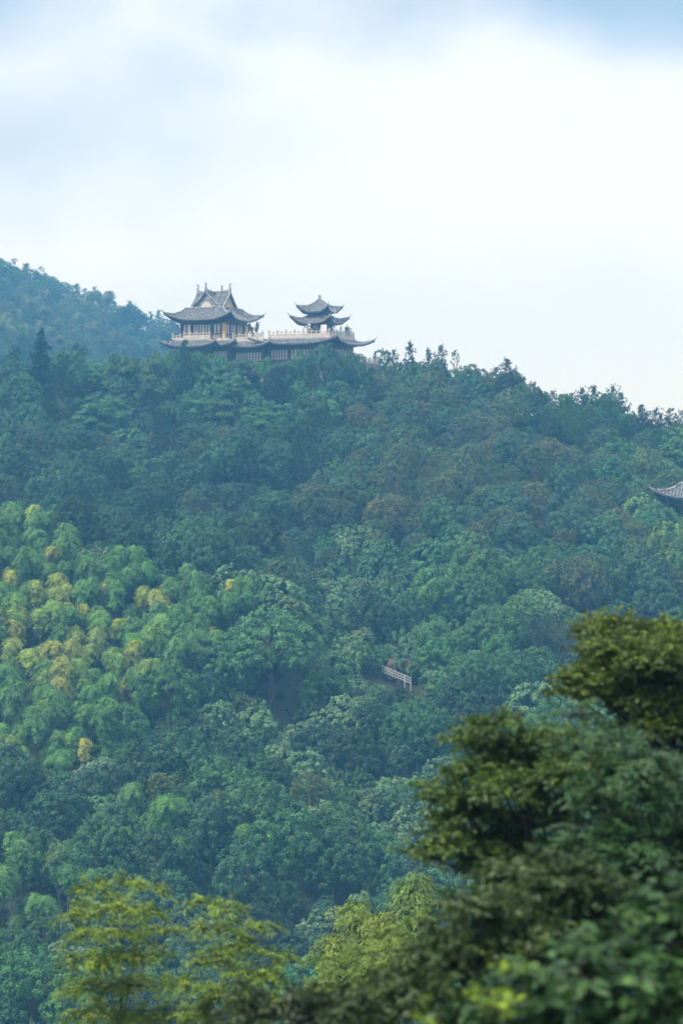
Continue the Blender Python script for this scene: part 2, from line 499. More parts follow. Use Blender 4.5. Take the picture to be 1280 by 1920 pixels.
# ---- main hall with cross gables
def main_hall():
    t = thing('temple_hall', 'larger temple hall with crossed gables and four curled ridge ends on the hilltop', 'temple', LP(0, 0, 0), -PHI)
    A = 5.05
    b = MB(); b.box((0, 0, -1.0), (11.2, 11.2, 1.0)); b.build('plinth', M['wallstone'], t)
    b = MB(); b.box((0, 0, 1.45), (9.7, 9.7, 3.9)); b.build('wall', M['wood'], t)
    b = MB()
    for s in (-1, 1):
        b.box((0, s * (A - 0.06), 2.85), (2 * A, 0.22, 1.0))
        b.box((s * (A - 0.06), 0, 2.85), (0.22, 2 * A - 0.24, 1.0))
    b.build('frieze', M['wood_blue'], t)
    b = MB()
    for s in (-1, 1):
        b.box((0, s * (A - 0.07), -0.15), (2 * A - 0.3, 0.24, 0.7))
        b.box((s * (A - 0.07), 0, -0.15), (0.24, 2 * A - 0.5, 0.7))
    b.build('sill_wall', M['wallstone'], t)
    for x in (-4.9, -2.6, 2.07, 4.18):
        column(t, x, -A, -0.5, 3.4, 0.22)
    for y in (-2.6, 0.2, 3.5):
        column(t, A, y, -0.5, 3.4, 0.2)
    for x in (-4.9, -1.7, 1.7, 4.9):
        column(t, x, A, -0.5, 3.4, 0.2)
    for y in (-1.7, 1.7):
        column(t, -A, y, -0.5, 3.4, 0.2)
    b = MB(); b.box((4.78, -A + 0.02, 1.0), (0.62, 0.5, 3.0)); b.build('corner_pier', M['ochre'], t)
    b = MB(); b.box((A - 0.02, 4.55, 1.0), (0.5, 1.0, 3.0)); b.build('corner_pier', M['ochre'], t)
    b = MB(); b.box((-2.83, -A - 0.26, 1.25), (0.3, 0.06, 2.2)); b.build('hanging_couplet', M['white'], t)
    fz = -A + 0.10
    window_row(t, 0, fz, -4.45, -3.0, 2, 0.22, 2.32, -1)
    window_row(t, 0, fz, -2.2, 1.75, 6, 0.22, 2.32, -1)
    window_row(t, 0, fz, 2.4, 3.95, 2, 0.22, 2.32, -1)
    rz = A - 0.10
    window_row(t, 1, rz, -4.6, -2.9, 2, 0.22, 2.32, 1)
    window_row(t, 1, rz, -2.3, -0.1, 3, 0.22, 2.32, 1)
    window_row(t, 1, rz, 0.5, 3.2, 4, 0.22, 2.32, 1)
    window_row(t, 0, A - 0.10, -4.5, 4.5, 8, 0.22, 2.32, 1)
    window_row(t, 1, -A + 0.10, -4.5, 4.5, 8, 0.22, 2.32, -1)
    # big eave
    P = roof_fn((-A, A, -A, A), 5.65, 0.75, 3.25, 1.9, 1.5, 0.7, 1.35)
    build_roof(t, P, ns=36, name='skirt_roof', tip=0.75)
    rb = MB()
    for k in range(4):
        a = P(k, -1, 0); c = P(k, 1, 0)
        rb.tube([a + Vector((0, 0, 0.12)), c + Vector((0, 0, 0.12))], 0.16, 6)
    rb.build('skirt_ridge', M['ridge'], t)
    # crossed gable roofs
    hw, zb, zr, L = 3.75, 5.5, 8.95, 3.75
    def prof(a): return zb + (zr - zb) * max(0.0, 1 - abs(a) / hw) ** 1.22
    N = 10
    for ax in (0, 1):
        mb, rib, bar = MB(), MB(), []
        def Q(a, l, z): return (a, l, z) if ax == 0 else (l, a, z)
        for sg in (-1, 1):
            grid = []
            for i in range(N + 1):
                a = sg * hw * i / N
                for l in (-L, L): grid.append(Q(a, l, prof(a)))
            n0 = len(grid)
            grid += [(g[0], g[1], g[2] - 0.2) for g in grid]
            fs = []
            for i in range(N):
                q = (2 * i, 2 * i + 1, 2 * i + 3, 2 * i + 2)
                fs += [q, tuple(k + n0 for k in q[::-1]), (2 * i, 2 * i + 2, 2 * i + 2 + n0, 2 * i + n0), (2 * i + 1, 2 * i + 1 + n0, 2 * i + 3 + n0, 2 * i + 3)]
            mb.add(grid, fs)
            for q in range(14):
                l = -L + 0.3 + (2 * L - 0.6) * q / 13
                vs = []
                for i in range(N + 1):
                    a = sg * hw * i / N; z = prof(a)
                    for dl, dz in ((-0.13, 0), (-0.07, 0.11), (0.07, 0.11), (0.13, 0)): vs.append(Q(a, l + dl, z + dz))
                fs = []
                for i in range(N):
                    for c in range(3): fs.append((i * 4 + c, i * 4 + c + 1, i * 4 + 5 + c, i * 4 + 4 + c))
                rib.add(vs, fs)
            for l in (-L, L):
                bar.append([Q(sg * hw * i / N, l, prof(sg * hw * i / N) + 0.1) for i in range(N + 1)])
        rf = mb.build('gable_roof', M['tile'], t)
        rib.build('cover_tiles', M['tile_rib'], rf, kind='stuff')
        for pts in bar:
            vb = MB(); vb.tube(pts, 0.17, 6); vb.build('verge_ridge', M['ridge'], rf)
        rg = MB()
        pts = [Q(0, l, zr + 0.22 + 0.4 * (abs(l) / L) ** 2.2) for l in np.linspace(-L, L, 13)]
        rg.tube(pts, [0.24] * 13, 6)
        rg.tube([(p[0], p[1], p[2] - 0.25) for p in pts], 0.2, 6)
        r_o = rg.build('top_ridge', M['ridge'], rf)
        for s in (-1, 1):
            cb = MB()
            e = Q(0, s * (L - 0.1), zr + 0.1)
            cb.box((e[0], e[1], e[2] + 0.35), (0.5, 0.5, 0.9), 0, 0.75)
            dv = Vector(Q(0, s, 0)).normalized()
            curl(cb, (e[0], e[1], e[2] + 0.6), dv, 0.9)
            cb.build('ridge_ornament', M['ridge'], rf)
            # gable wall set back under the verge
            g = MB()
            l0, l1 = s * (L - 0.55), s * (L - 0.35)
            tri = [(-hw * 0.96, zb), (hw * 0.96, zb), (0.6, prof(0.6) - 0.22), (0.0, prof(0) - 0.25), (-0.6, prof(0.6) - 0.22)]
            tri = [(-hw * 0.93, zb)] + [(hw * k, prof(hw * k) - 0.24) for k in (0.85, 0.6, 0.35, 0.12, 0)][0:0] + [(hw * 0.93, zb), (hw * 0.6, prof(hw * 0.6) - 0.22), (hw * 0.3, prof(hw * 0.3) - 0.22), (0, prof(0) - 0.25), (-hw * 0.3, prof(hw * 0.3) - 0.22), (-hw * 0.6, prof(hw * 0.6) - 0.22)]
            n = len(tri)
            g.add([Q(a, l0, z) for a, z in tri] + [Q(a, l1, z) for a, z in tri],
                  [tuple(range(n)), tuple(range(n, 2 * n))[::-1]] + [(i, (i + 1) % n, n + (i + 1) % n, n + i) for i in range(n)])
            g.build('gable_wall', M['wallstone'], t)
            ins = MB()
            tri2 = [(-1.55, zb + 0.25), (1.55, zb + 0.25), (0.5, zb + 1.35), (0, zb + 1.6), (-0.5, zb + 1.35)]
            l2, l3 = l1, s * (L - 0.31)
            n = 5
            ins.add([Q(a, l2, z) for a, z in tri2] + [Q(a, l3, z) for a, z in tri2],
                    [tuple(range(n)), tuple(range(n, 2 * n))[::-1]] + [(i, (i + 1) % n, n + (i + 1) % n, n + i) for i in range(n)])
            ins.build('gable_plaster', M['ochre' if ax == 1 else 'cream'], t)
    return t

# ---- two-tiered pavilion
def tier_pavilion():
    px, py = 23.2, 1.0
    t = thing('tiered_pavilion', 'small two-tiered square pavilion with pointed roof and knob finial on the temple terrace', 'pavilion', LP(px, py, 0), -PHI)
    A, B = 2.2, 1.75
    b = MB(); b.box((0, 0, -0.42), (5.4, 5.4, 0.3)); b.build('plinth', M['stone'], t)
    b = MB(); b.box((0, 0, 1.1), (3.9, 3.9, 2.8)); b.build('wall', M['wood_blue'], t)
    b = MB(); b.box((0, 0, 3.8), (2 * B, 2 * B, 1.9)); b.build('upper_wall', M['wood_blue'], t)
    b = MB()
    for s in (-1, 1):
        b.box((0, s * A, 2.2), (2 * A, 0.18, 0.55)); b.box((s * A, 0, 2.2), (0.18, 2 * A - 0.2, 0.55))
    b.build('frieze', M['wood'], t)
    for x in (-A, -0.75, 0.75, A):
        for y in (-A, A): column(t, x, y, -0.3, 2.5, 0.13)
    for y in (-0.75, 0.75):
        for x in (-A, A): column(t, x, y, -0.3, 2.5, 0.13)
    for a0, a1 in ((-1.75, -0.9), (-0.6, 0.6), (0.9, 1.75)):
        n = 2
        window_row(t, 0, -1.95, a0, a1, n, 0.35, 1.8, -1)
        window_row(t, 1, 1.95, a0, a1, n, 0.35, 1.8, 1)
        window_row(t, 0, 1.95, a0, a1, n, 0.35, 1.8, 1)
        window_row(t, 1, -1.95, a0, a1, n, 0.35, 1.8, -1)
    P = roof_fn((-A, A, -A, A), 3.75, 0.45, 2.2, 1.75, 1.45, 0.6, 1.3)
    build_roof(t, P, ns=28, name='lower_roof', rib=0.42, tip=0.75, hip_r=0.12)
    P2 = roof_fn((-B, B, -B, B), 7.15, B - 0.06, 4.5, 1.3, 1.3, 0.5, 1.45)
    build_roof(t, P2, ns=28, nt=9, name='upper_roof', rib=0.42, tip=0.65, hip_r=0.11)
    f = MB(); f.lathe((0, 0, 0), [(0.3, 7.0), (0.34, 7.15), (0.2, 7.25), (0.2, 7.4), (0.3, 7.5), (0.3, 7.85), (0.2, 7.98)], 10)
    f.build('finial', M['ridge'], t)
    return t

# ---- lower building carrying the terraces
def terrace_building():
    t = thing('terrace_building', 'long lower temple building with tiled eaves carrying the railed terraces', 'temple', LP(0, 0, 0), -PHI)
    # (x0,x1,y0,y1, floor, eave drop, sides)
    blocks = [
        ('left', (-4.6, 2.7, -7.2, -1.0), -0.45, 1.75, {0: (-1, 1), 1: (-1, -0.62), 3: (-0.2, 1)}),
        ('step', (2.9, 6.6, -6.2, -0.6), -0.65, 1.4, {0: (-0.6, 1), 1: (-1, -0.7)}),
        ('mid', (6.9, 13.7, -5.3, 7.5), -0.9, 1.55, {0: (-0.93, 1), 1: (-1, -0.86)}),
        ('right', (14.0, 27.7, -4.0, 8.6), -0.5, 1.5, {0: (-1, 1), 1: (-1, 1), 2: (-1, 1)}),
    ]
    for nm, (x0, x1, y0, y1), fl, drop, sides in blocks:
        b = MB(); b.box(((x0 + x1) / 2, (y0 + y1) / 2, fl - 0.2), (x1 - x0, y1 - y0, 0.4)); b.build('terrace_slab', M['stone'], t)
        b = MB(); b.box(((x0 + x1) / 2, (y0 + y1) / 2, fl - 0.55), (x1 - x0 + 0.3, y1 - y0 + 0.3, 0.3)); b.build('terrace_kerb', M['wallstone'], t)
        b = MB(); b.box(((x0 + x1) / 2, (y0 + y1) / 2, (fl - 0.75 - 7.6) / 2), (x1 - x0 - 0.6, y1 - y0 - 0.6, 7.6 + fl - 0.75)); b.build('wall', M['wood'], t)
        b = MB(); b.box(((x0 + x1) / 2, y0 + 0.24, fl - drop - 0.75), (x1 - x0 - 0.7, 0.14, 0.9)); b.build('frieze', M['wood_blue'], t)
        P = roof_fn((x0, x1, y0, y1), fl - 0.55, 0.05, fl - drop, 2.3 if nm == 'right' else 2.0, 1.3 if nm == 'right' else 1.0, 0.7, 1.25)
        build_roof(t, P, sides=sides, ns=32, name='eave_roof', tip=0.85, thick=0.18, hips=[k for k in (0, 1, 2, 3) if sides.get(k, (0, 0))[1] >= 1])
    # window leaves under the eaves
    for x0, x1, n, y, z1 in ((2.9, 5.9, 5, -5.9, -3.05), (7.4, 13.2, 9, -5.0, -3.15), (14.6, 18.4, 6, -3.7, -2.9), (19.0, 27.0, 12, -3.7, -2.9)):
        window_row(t, 0, y, x0, x1, n, z1 - 2.4, z1, -1)
    window_row(t, 1, 27.4, -3.2, 8.0, 14, -5.2, -2.9, 1)
    for x, y in ((2.8, -6.0), (6.6, -6.0), (7.1, -5.05), (13.5, -5.05), (14.2, -3.75), (18.7, -3.75), (27.45, -3.75)):
        column(t, x, y, -7.5, -2.2, 0.2)
    b = MB(); b.box((11, 0.5, -8.8), (33.5, 14.5, 2.4)); b.build('stone_base', M['wallstone'], t)
    return t

def balustrade(p0, p1, n, label, group='stone balustrades of the temple terraces', h=0.95, name='stone_balustrade'):
    """p0, p1 in temple coordinates (x, y, floor)"""
    a, c = LP(*p0), LP(*p1)
    d = c - a; ln = math.hypot(d.x, d.y); rz = math.atan2(d.y, d.x)
    t = thing(name, label, 'balustrade', a, rz, group)
    slope = d.z / ln
    seg = ln / (n - 1)
    for i in range(n):
        x = i * seg; z = slope * x
        b = MB(); b.box((x, 0, z + h * 0.6), (0.24, 0.24, h * 1.2)); b.box((x, 0, z + h * 1.2 + 0.05), (0.30, 0.30, 0.10)); b.lathe((x, 0, z + h * 1.2 + 0.1), [(0.10, 0), (0.13, 0.08), (0.03, 0.2)], 8)
        b.build('post', M['stone'], t)
    for i in range(n - 1):
        x0, x1 = i * seg + 0.12, (i + 1) * seg - 0.12
        xm, zm = (x0 + x1) / 2, slope * (x0 + x1) / 2
        b = MB()
        b.add([(x0, -0.09, slope * x0 + h * 0.86), (x1, -0.09, slope * x1 + h * 0.86), (x1, 0.09, slope * x1 + h * 0.86), (x0, 0.09, slope * x0 + h * 0.86),
               (x0, -0.09, slope * x0 + h), (x1, -0.09, slope * x1 + h), (x1, 0.09, slope * x1 + h), (x0, 0.09, slope * x0 + h)],
              [(3, 2, 1, 0), (4, 5, 6, 7), (0, 1, 5, 4), (1, 2, 6, 5), (2, 3, 7, 6), (3, 0, 4, 7)])
        b.build('rail', M['stone'], t)
        b = MB()
        b.add([(x0, -0.06, slope * x0 + 0.06), (x1, -0.06, slope * x1 + 0.06), (x1, 0.06, slope * x1 + 0.06), (x0, 0.06, slope * x0 + 0.06),
               (x0, -0.06, slope * x0 + h * 0.5), (x1, -0.06, slope * x1 + h * 0.5), (x1, 0.06, slope * x1 + h * 0.5), (x0, 0.06, slope * x0 + h * 0.5)],
              [(3, 2, 1, 0), (4, 5, 6, 7), (0, 1, 5, 4), (1, 2, 6, 5), (2, 3, 7, 6), (3, 0, 4, 7)])
        b.box((xm, 0, zm + h * 0.68), (0.22, 0.1, h * 0.36))
        b.build('panel', M['stone'], t)
    return t

main_hall()
tier_pavilion()
terrace_building()
balustrade((-3.3, -6.95, -0.45), (2.5, -6.95, -0.45), 5, 'pale stone balustrade on the bay in front of the larger hall windows')
balustrade((-6.6, -5.5, -0.75), (-4.8, -5.5, -0.75), 2, 'short pale balustrade beside the far left corner of the larger hall')
balustrade((6.9, -5.05, -0.9), (13.5, -5.05, -0.9), 6, 'pale stone balustrade on the terrace between the two temple pavilions')
balustrade((14.2, -3.75, -0.5), (27.4, -3.75, -0.5), 8, 'long pale balustrade in front of the two-tiered pavilion')
balustrade((27.45, -3.4, -0.5), (27.45, 8.3, -0.5), 8, 'pale balustrade running down the right edge of the upper terrace')
_lt = thing('retaining_wall', 'grey stone retaining wall under the small railed terrace right of the temple', 'wall', LP(28.5, 11.5, -8.5), -PHI)
_b = MB(); _b.box((0.4, 0, 1.45), (1.6, 10.4, 3.1), 0, 0.95); _b.build('wall_body', M['wallstone'], _lt)
_b = MB(); _b.box((0.4, 0, 3.08), (1.8, 10.6, 0.16)); _b.build('coping', M['stone'], _lt)
balustrade((29.2, 6.5, -5.3), (29.2, 16.5, -5.5), 6, 'pale balustrade on the small lower terrace right of the temple', h=0.9)

# ---- things standing on the right-hand terrace
t = thing('sign_board', 'white upright notice board in front of the two-tiered pavilion', 'sign', LP(25.9, -2.9, -0.5), -PHI)
b = MB(); b.box((0, 0, 1.25), (1.25, 0.1, 1.9)); b.build('panel', M['white'], t)
b = MB()
for k in range(5): b.box((-0.22, -0.053, 1.85 - k * 0.22), (0.28, 0.006, 0.08))
b.build('print', M['print'], t)
for s in (-1, 1):
    b = MB(); b.box((s * 0.5, 0.06, 0.6), (0.08, 0.08, 1.2)); b.build('leg', M['steel'], t)
def globe_lamp(p, y, label, n=2):
    t = thing('globe_lamp', label, 'lamp', LP(p, y, -0.5), -PHI, 'white globe lamps on the terrace')
    b = MB(); b.lathe((0, 0, 0), [(0.14, 0), (0.14, 0.1), (0.05, 0.15), (0.05, 1.3 if n == 1 else 2.0)], 8); b.build('pole', M['steel'], t)
    for k in range(n):
        b = MB(); z = (1.45 if n == 1 else 2.2) - 0.62 * k
        b.lathe((0, 0, z), [(0.27 * math.sin(a), -0.27 * math.cos(a)) for a in np.linspace(0.15, math.pi - 0.05, 9)], 12)
        b.build('globe', M['white'], t, True)
globe_lamp(22.75, -3.0, 'white lamp with two stacked globes left of the white notice board', 2)
globe_lamp(27.0, -0.6, 'single white globe lamp at the foot of the flagpole', 1)
t = thing('cabinet', 'low white cabinet by the left window of the two-tiered pavilion', 'cabinet', LP(21.8, -2.9, -0.5), -PHI)
b = MB(); b.box((0, 0, 0.85), (1.0, 0.5, 1.5)); b.build('body', M['white'], t)
b = MB(); b.box((0, 0, 1.64), (1.1, 0.6, 0.08)); b.build('lid', M['steel'], t)
t = thing('flagpole', 'thin white flagpole in front of the pavilion right corner', 'flagpole', LP(27.0, -0.05, -0.5), -PHI)
b = MB(); b.tube([(0, 0, 0), (0, 0, 3), (0, 0, 5.9)], [0.075, 0.065, 0.05], 8); b.build('pole', M['white'], t)
b = MB(); b.lathe((0, 0, 5.9), [(0.05, 0), (0.1, 0.08), (0.02, 0.18)], 8); b.build('cap', M['steel'], t)
b = MB(); b.box((0, 0, 0.1), (0.5, 0.5, 0.2)); b.build('base', M['stone'], t)
t = thing('stone_lantern', 'grey shrine lantern with pointed cap near the end of the terrace', 'lantern', LP(26.9, 6.3, -0.5), -PHI)
b = MB(); b.box((0, 0, 0.25), (0.9, 0.9, 0.5), 0, 0.85); b.build('base', M['stone'], t)
b = MB(); b.box((0, 0, 1.25), (0.68, 0.68, 1.5)); b.build('body', M['wallstone'], t)
b = MB(); b.lathe((0, 0, 2.0), [(0.72, 0), (0.55, 0.16), (0.2, 0.35), (0.08, 0.5), (0.03, 0.8)], 8); b.build('cap', M['ridge'], t)
t = thing('display_board', 'plain white board standing behind the grey shrine lantern', 'board', LP(26.9, 8.0, -0.5), -PHI)
b = MB(); b.box((0, 0, 1.3), (0.08, 1.5, 1.7)); b.build('panel', M['white'], t)
for s in (-1, 1):
    b = MB(); b.box((-0.06, s * 0.6, 0.55), (0.08, 0.08, 1.1)); b.build('leg', M['steel'], t)
t = thing('shrine_post', 'slim white shrine post with red top on the right terrace', 'post', LP(27.0, 3.0, -0.5), -PHI)
b = MB(); b.lathe((0, 0, 0), [(0.3, 0), (0.3, 0.2), (0.18, 0.3), (0.18, 1.5), (0.26, 1.6), (0.26, 1.7)], 10); b.build('shaft', M['white'], t)
b = MB(); b.lathe((0, 0, 1.7), [(0.2, 0), (0.16, 0.25), (0.05, 0.4), (0.04, 0.9)], 8); b.build('top', M['red'], t)

# ---- roof of another pavilion among the trees at the right
def solve_Y(u, v, off=0.0, y0=600, y1=230):
    """distance at which the ground (plus off) appears at photo height v in column u"""
    ys = np.linspace(y0, y1, 800)
    zs = H((u - 640) / F * ys, ys) + off
    vv = 960 - F * zs / ys
    k = int(np.argmin(np.abs(vv - v)))
    return float(ys[k])
def side_pavilion():
    Y = 478.0; sc = Y / F
    ox, oz = (1309 - 640) * sc, (960 - 933) * sc
    t = thing('side_pavilion', 'grey roofed pavilion with upturned eave half hidden among trees at the right edge', 'pavilion', (ox, Y, oz), math.radians(-14))
    P = roof_fn((-4.6, 4.6, -3.4, 3.4), 2.3, 1.8, 0.0, 1.7, 1.35, 0.9, 1.35)
    build_roof(t, P, ns=32, name='roof', tip=0.8, hip_r=0.2)
    r = MB(); r.tube([(-3.0, 0, 2.5), (-2.0, 0, 2.35), (2.0, 0, 2.35), (3.0, 0, 2.5)], 0.25, 6); r.build('top_ridge', M['ridge'], t)
    c = MB(); c.box((0, 0, 2.1), (5.6, 3.2, 0.5)); c.build('roof_crown', M['tile'], t)
    gz = hz(ox, Y) - oz - 0.5
    for x in (-4.6, -1.6, 1.6, 4.6):
        for y in (-3.4, 3.4): column(t, x, y, gz, 0.3, 0.16)
    b = MB()
    for s in (-1, 1):
        b.box((0, s * 3.4, 0.05), (9.2, 0.16, 0.4)); b.box((s * 4.6, 0, 0.05), (0.16, 6.5, 0.4))
    b.build('beam', M['wood'], t)
    b = MB(); b.box((0, 0, gz + 0.3), (10.4, 8.0, 0.9)); b.build('plinth', M['wallstone'], t)
side_pavilion()

# ---- white railing of the hillside path
RY = solve_Y(742, 1292, 0.4)
def path_rail():
    a, c, e = at(716, 1249, RY + 4), at(757, 1266, RY), at(770, 1272, RY - 1.5)
    t = thing('path_railing', 'white metal railing beside the hillside path between the trees', 'railing', a)
    pts = [Vector((0, 0, 0)), c - a, e - a]
    for dz, nm in ((0, 'top_rail'), (-0.35, 'mid_rail'), (-0.7, 'low_rail')):
        b = MB(); b.tube([p + Vector((0, 0, dz)) for p in pts], 0.055, 6); b.build(nm, M['steel'], t)
    for k in range(9):
        f = k / 8 * 1.0
        p = (c - a) * f
        b = MB(); b.tube([p + Vector((0, 0, 0.06)), p + Vector((0, 0, -1.0))], 0.05, 6); b.build('post', M['steel'], t)
    for q in (c - a + Vector((0.12, -0.2, 0)), e - a):
        b = MB(); b.tube([q + Vector((0, 0, 0.06)), q + Vector((0, 0, -1.7))], 0.09, 6); b.build('gate_post', M['steel'], t)
    w = thing('earth_bank', 'bare brown earth bank cut behind the white path railing', 'bank', at(752, 1262, RY + 3.5))
    b = MB(); r = random.Random(5)
    for k in range(26):
        b.box((r.uniform(-1.8, 2.2), r.uniform(0, 1.6), r.uniform(-2.2, 1.5)), (r.uniform(0.6, 1.4), r.uniform(0.5, 1.0), r.uniform(0.5, 1.2)), r.uniform(0, 3), 0.7)
    b.build('rock_face', M['earth'], w)
path_rail()

# ------------------------------------------------------------------ vegetation: meshes of each kind
def nrm(a): return a / np.maximum(np.linalg.norm(a, axis=-1, keepdims=True), 1e-9)

def leaf_mesh(name, Cc, N, T, L, W, tint, young_lit=None, mat='leaf', fold=False, droop=None):
    """one four-sided leaf (or leaf spray) per row: centre, facing, long direction, length, width"""
    n = len(Cc)
    T = nrm(T - N * np.sum(T * N, -1, keepdims=True))
    B = np.cross(N, T)
    L = np.broadcast_to(np.asarray(L, float), (n,))[:, None]; W = np.broadcast_to(np.asarray(W, float), (n,))[:, None]
    base = Cc - T * L / 2; tip = Cc + T * L / 2
    if droop is not None: tip = tip + np.array([0, 0, -1.0]) * (L * droop)
    if not fold:
        mid = Cc - T * L * 0.06
        v = np.stack([base, mid + B * W / 2, tip, mid - B * W / 2], 1).reshape(-1, 3)
        f = np.arange(4 * n).reshape(-1, 4); k = 4
    else:
        mid = Cc - T * L * 0.05
        v = np.stack([base, mid + B * W / 2 + N * W * 0.16, tip, mid - B * W / 2 + N * W * 0.16, Cc - N * W * 0.05], 1).reshape(-1, 3)
        i = np.arange(n)[:, None] * 5
        f = np.concatenate([i + np.array([[0, 1, 2, 4]]), i + np.array([[0, 4, 2, 3]])], 0); k = 5
    me = quad_mesh(name, v, f)
    for nm, arr in (('tint', tint), ('young', young_lit)):
        if arr is None: continue
        at_ = me.attributes.new(nm, 'FLOAT', 'POINT')
        at_.data.foreach_set('value', np.repeat(np.clip(np.broadcast_to(arr, (n,)), 0, 1), k).astype(np.float32))
    me.materials.append(M[mat])
    return me

def rand_dirs(r, n, zmin=-1.0):
    z = r.uniform(zmin, 1, n); a = r.uniform(0, 2 * np.pi, n); q = np.sqrt(1 - z * z)
    return np.stack([q * np.cos(a), q * np.sin(a), z], -1)

def trunk_mesh(name, r, Ht, r0, limbs=6, spread=2.0, mat='bark', lean=0.4, z_from=0.35):
    mb = MB()
    lx, ly = r.uniform(-lean, lean, 2)
    pts = [(lx * t * t, ly * t * t, Ht * t) for t in np.linspace(-0.12, 1, 7)]
    mb.tube(pts, [r0 * 1.25] + [r0 * (1 - 0.75 * t) for t in np.linspace(0, 1, 6)], 6)
    for i in range(limbs):
        t = r.uniform(z_from, 0.9); a = r.uniform(0, 6.28) + i * 2.4
        p = np.array([lx * t * t, ly * t * t, Ht * t]); d = np.array([math.cos(a), math.sin(a), 0.0]); s = spread * (1.15 - 0.6 * t)
        mb.tube([p, p + d * s * 0.5 + [0, 0, s * 0.35], p + d * s + [0, 0, s * 0.55]], [r0 * 0.4, r0 * 0.25, r0 * 0.08], 5)
    return mb.mesh(name, M[mat])

def clump_leaves(r, cen, out, rad, n, Lr, Wr, nj=0.55, up=0.35):
    """n leaves on each of the clumps: centres (m,3), outward directions (m,3), radius"""
    m = len(cen)
    d = nrm(out[:, None, :] * 0.9 + r.normal(0, 0.62, (m, n, 3)) + np.array([0, 0, up]))
    rr = rad[:, None, None] if np.ndim(rad) else rad
    Cc = cen[:, None, :] + d * rr * r.uniform(0.55, 1.05, (m, n, 1))
    N = nrm(d + r.normal(0, nj, (m, n, 3)))
    T = r.normal(0, 1, (m, n, 3)) + np.array([0, 0, -0.4])
    tint = np.clip(r.normal(0.5, 0.16, (m, 1)) + r.normal(0, 0.14, (m, n)), 0, 1)
    k = m * n
    return Cc.reshape(k, 3), N.reshape(k, 3), T.reshape(k, 3), r.uniform(*Lr, k), r.uniform(*Wr, k), tint.reshape(k)

def cat(parts):
    return [np.concatenate([p[i] for p in parts], 0) for i in range(len(parts[0]))]

def lobed(name, seed, R, Rz, zc, nl, lobe=(0.34, 0.5), cs=0.62, n=44, Lr=(0.22, 0.36), Wr=(0.13, 0.2), nj=0.28, young_lit=0.0, zmin=-0.35, up=0.35, drape=0, mat='leaf', dens=1.0):
    r = np.random.default_rng(seed)
    d = rand_dirs(r, nl, zmin)
    lc = d * np.array([R, R, Rz]) * r.uniform(0.5, 0.72, (nl, 1)) + np.array([0, 0, zc])
    lc = np.concatenate([lc, [[0, 0, zc + Rz * 0.35]]])
    lr = np.concatenate([r.uniform(*lobe, nl) * (R * 0.65 + Rz * 0.35), [R * 0.55]])
    cen, out, rad = [], [], []
    for i in range(len(lc)):
        m = max(6, int(dens * 2.2 * (lr[i] / cs) ** 2 * 2.0))
        dd = rand_dirs(r, m, -0.55)
        p = lc[i] + dd * lr[i] * r.uniform(0.82, 1.02, (m, 1)) * np.array([1, 1, 0.85])
        ok = np.ones(m, bool)
        for j in range(len(lc)):
            if j != i: ok &= np.linalg.norm(p - lc[j], axis=1) > lr[j] * 0.80
        cen.append(p[ok]); out.append(nrm(dd[ok] + nrm(p[ok] - np.array([0, 0, zc - Rz * 0.4])) * 0.5)); rad.append(r.uniform(0.75, 1.2, ok.sum()) * cs)
    cen, out, rad = np.concatenate(cen), np.concatenate(out), np.concatenate(rad)
    parts = [clump_leaves(r, cen, out, rad, n, Lr, Wr, nj, up)]
    if drape:
        k = r.integers(0, len(cen), drape)
        for q in k:
            m = 40; t = r.uniform(0, 1, m)
            base = cen[q] + out[q] * rad[q] * 0.7
            ln = r.uniform(1.2, 3.0)
            Cc = base + np.stack([r.normal(0, 0.22, m), r.normal(0, 0.22, m), -t * ln], -1) + out[q] * 0.25
            N = nrm(out[q] * np.array([1, 1, 0.4]) + r.normal(0, 0.4, (m, 3)) + [0, 0, 0.3])
            parts.append((Cc, N, r.normal(0, 1, (m, 3)) + [0, 0, -1.0], r.uniform(*Lr, m), r.uniform(*Wr, m), np.clip(r.normal(0.6, 0.18, m), 0, 1)))
    Cc, N, T, L, W, tint = cat(parts)
    yg = np.clip(r.normal(young_lit, 0.25, len(Cc)), 0, 1) if young_lit > 0 else None
    return leaf_mesh(name, Cc, N, T, L, W, tint, yg, mat)

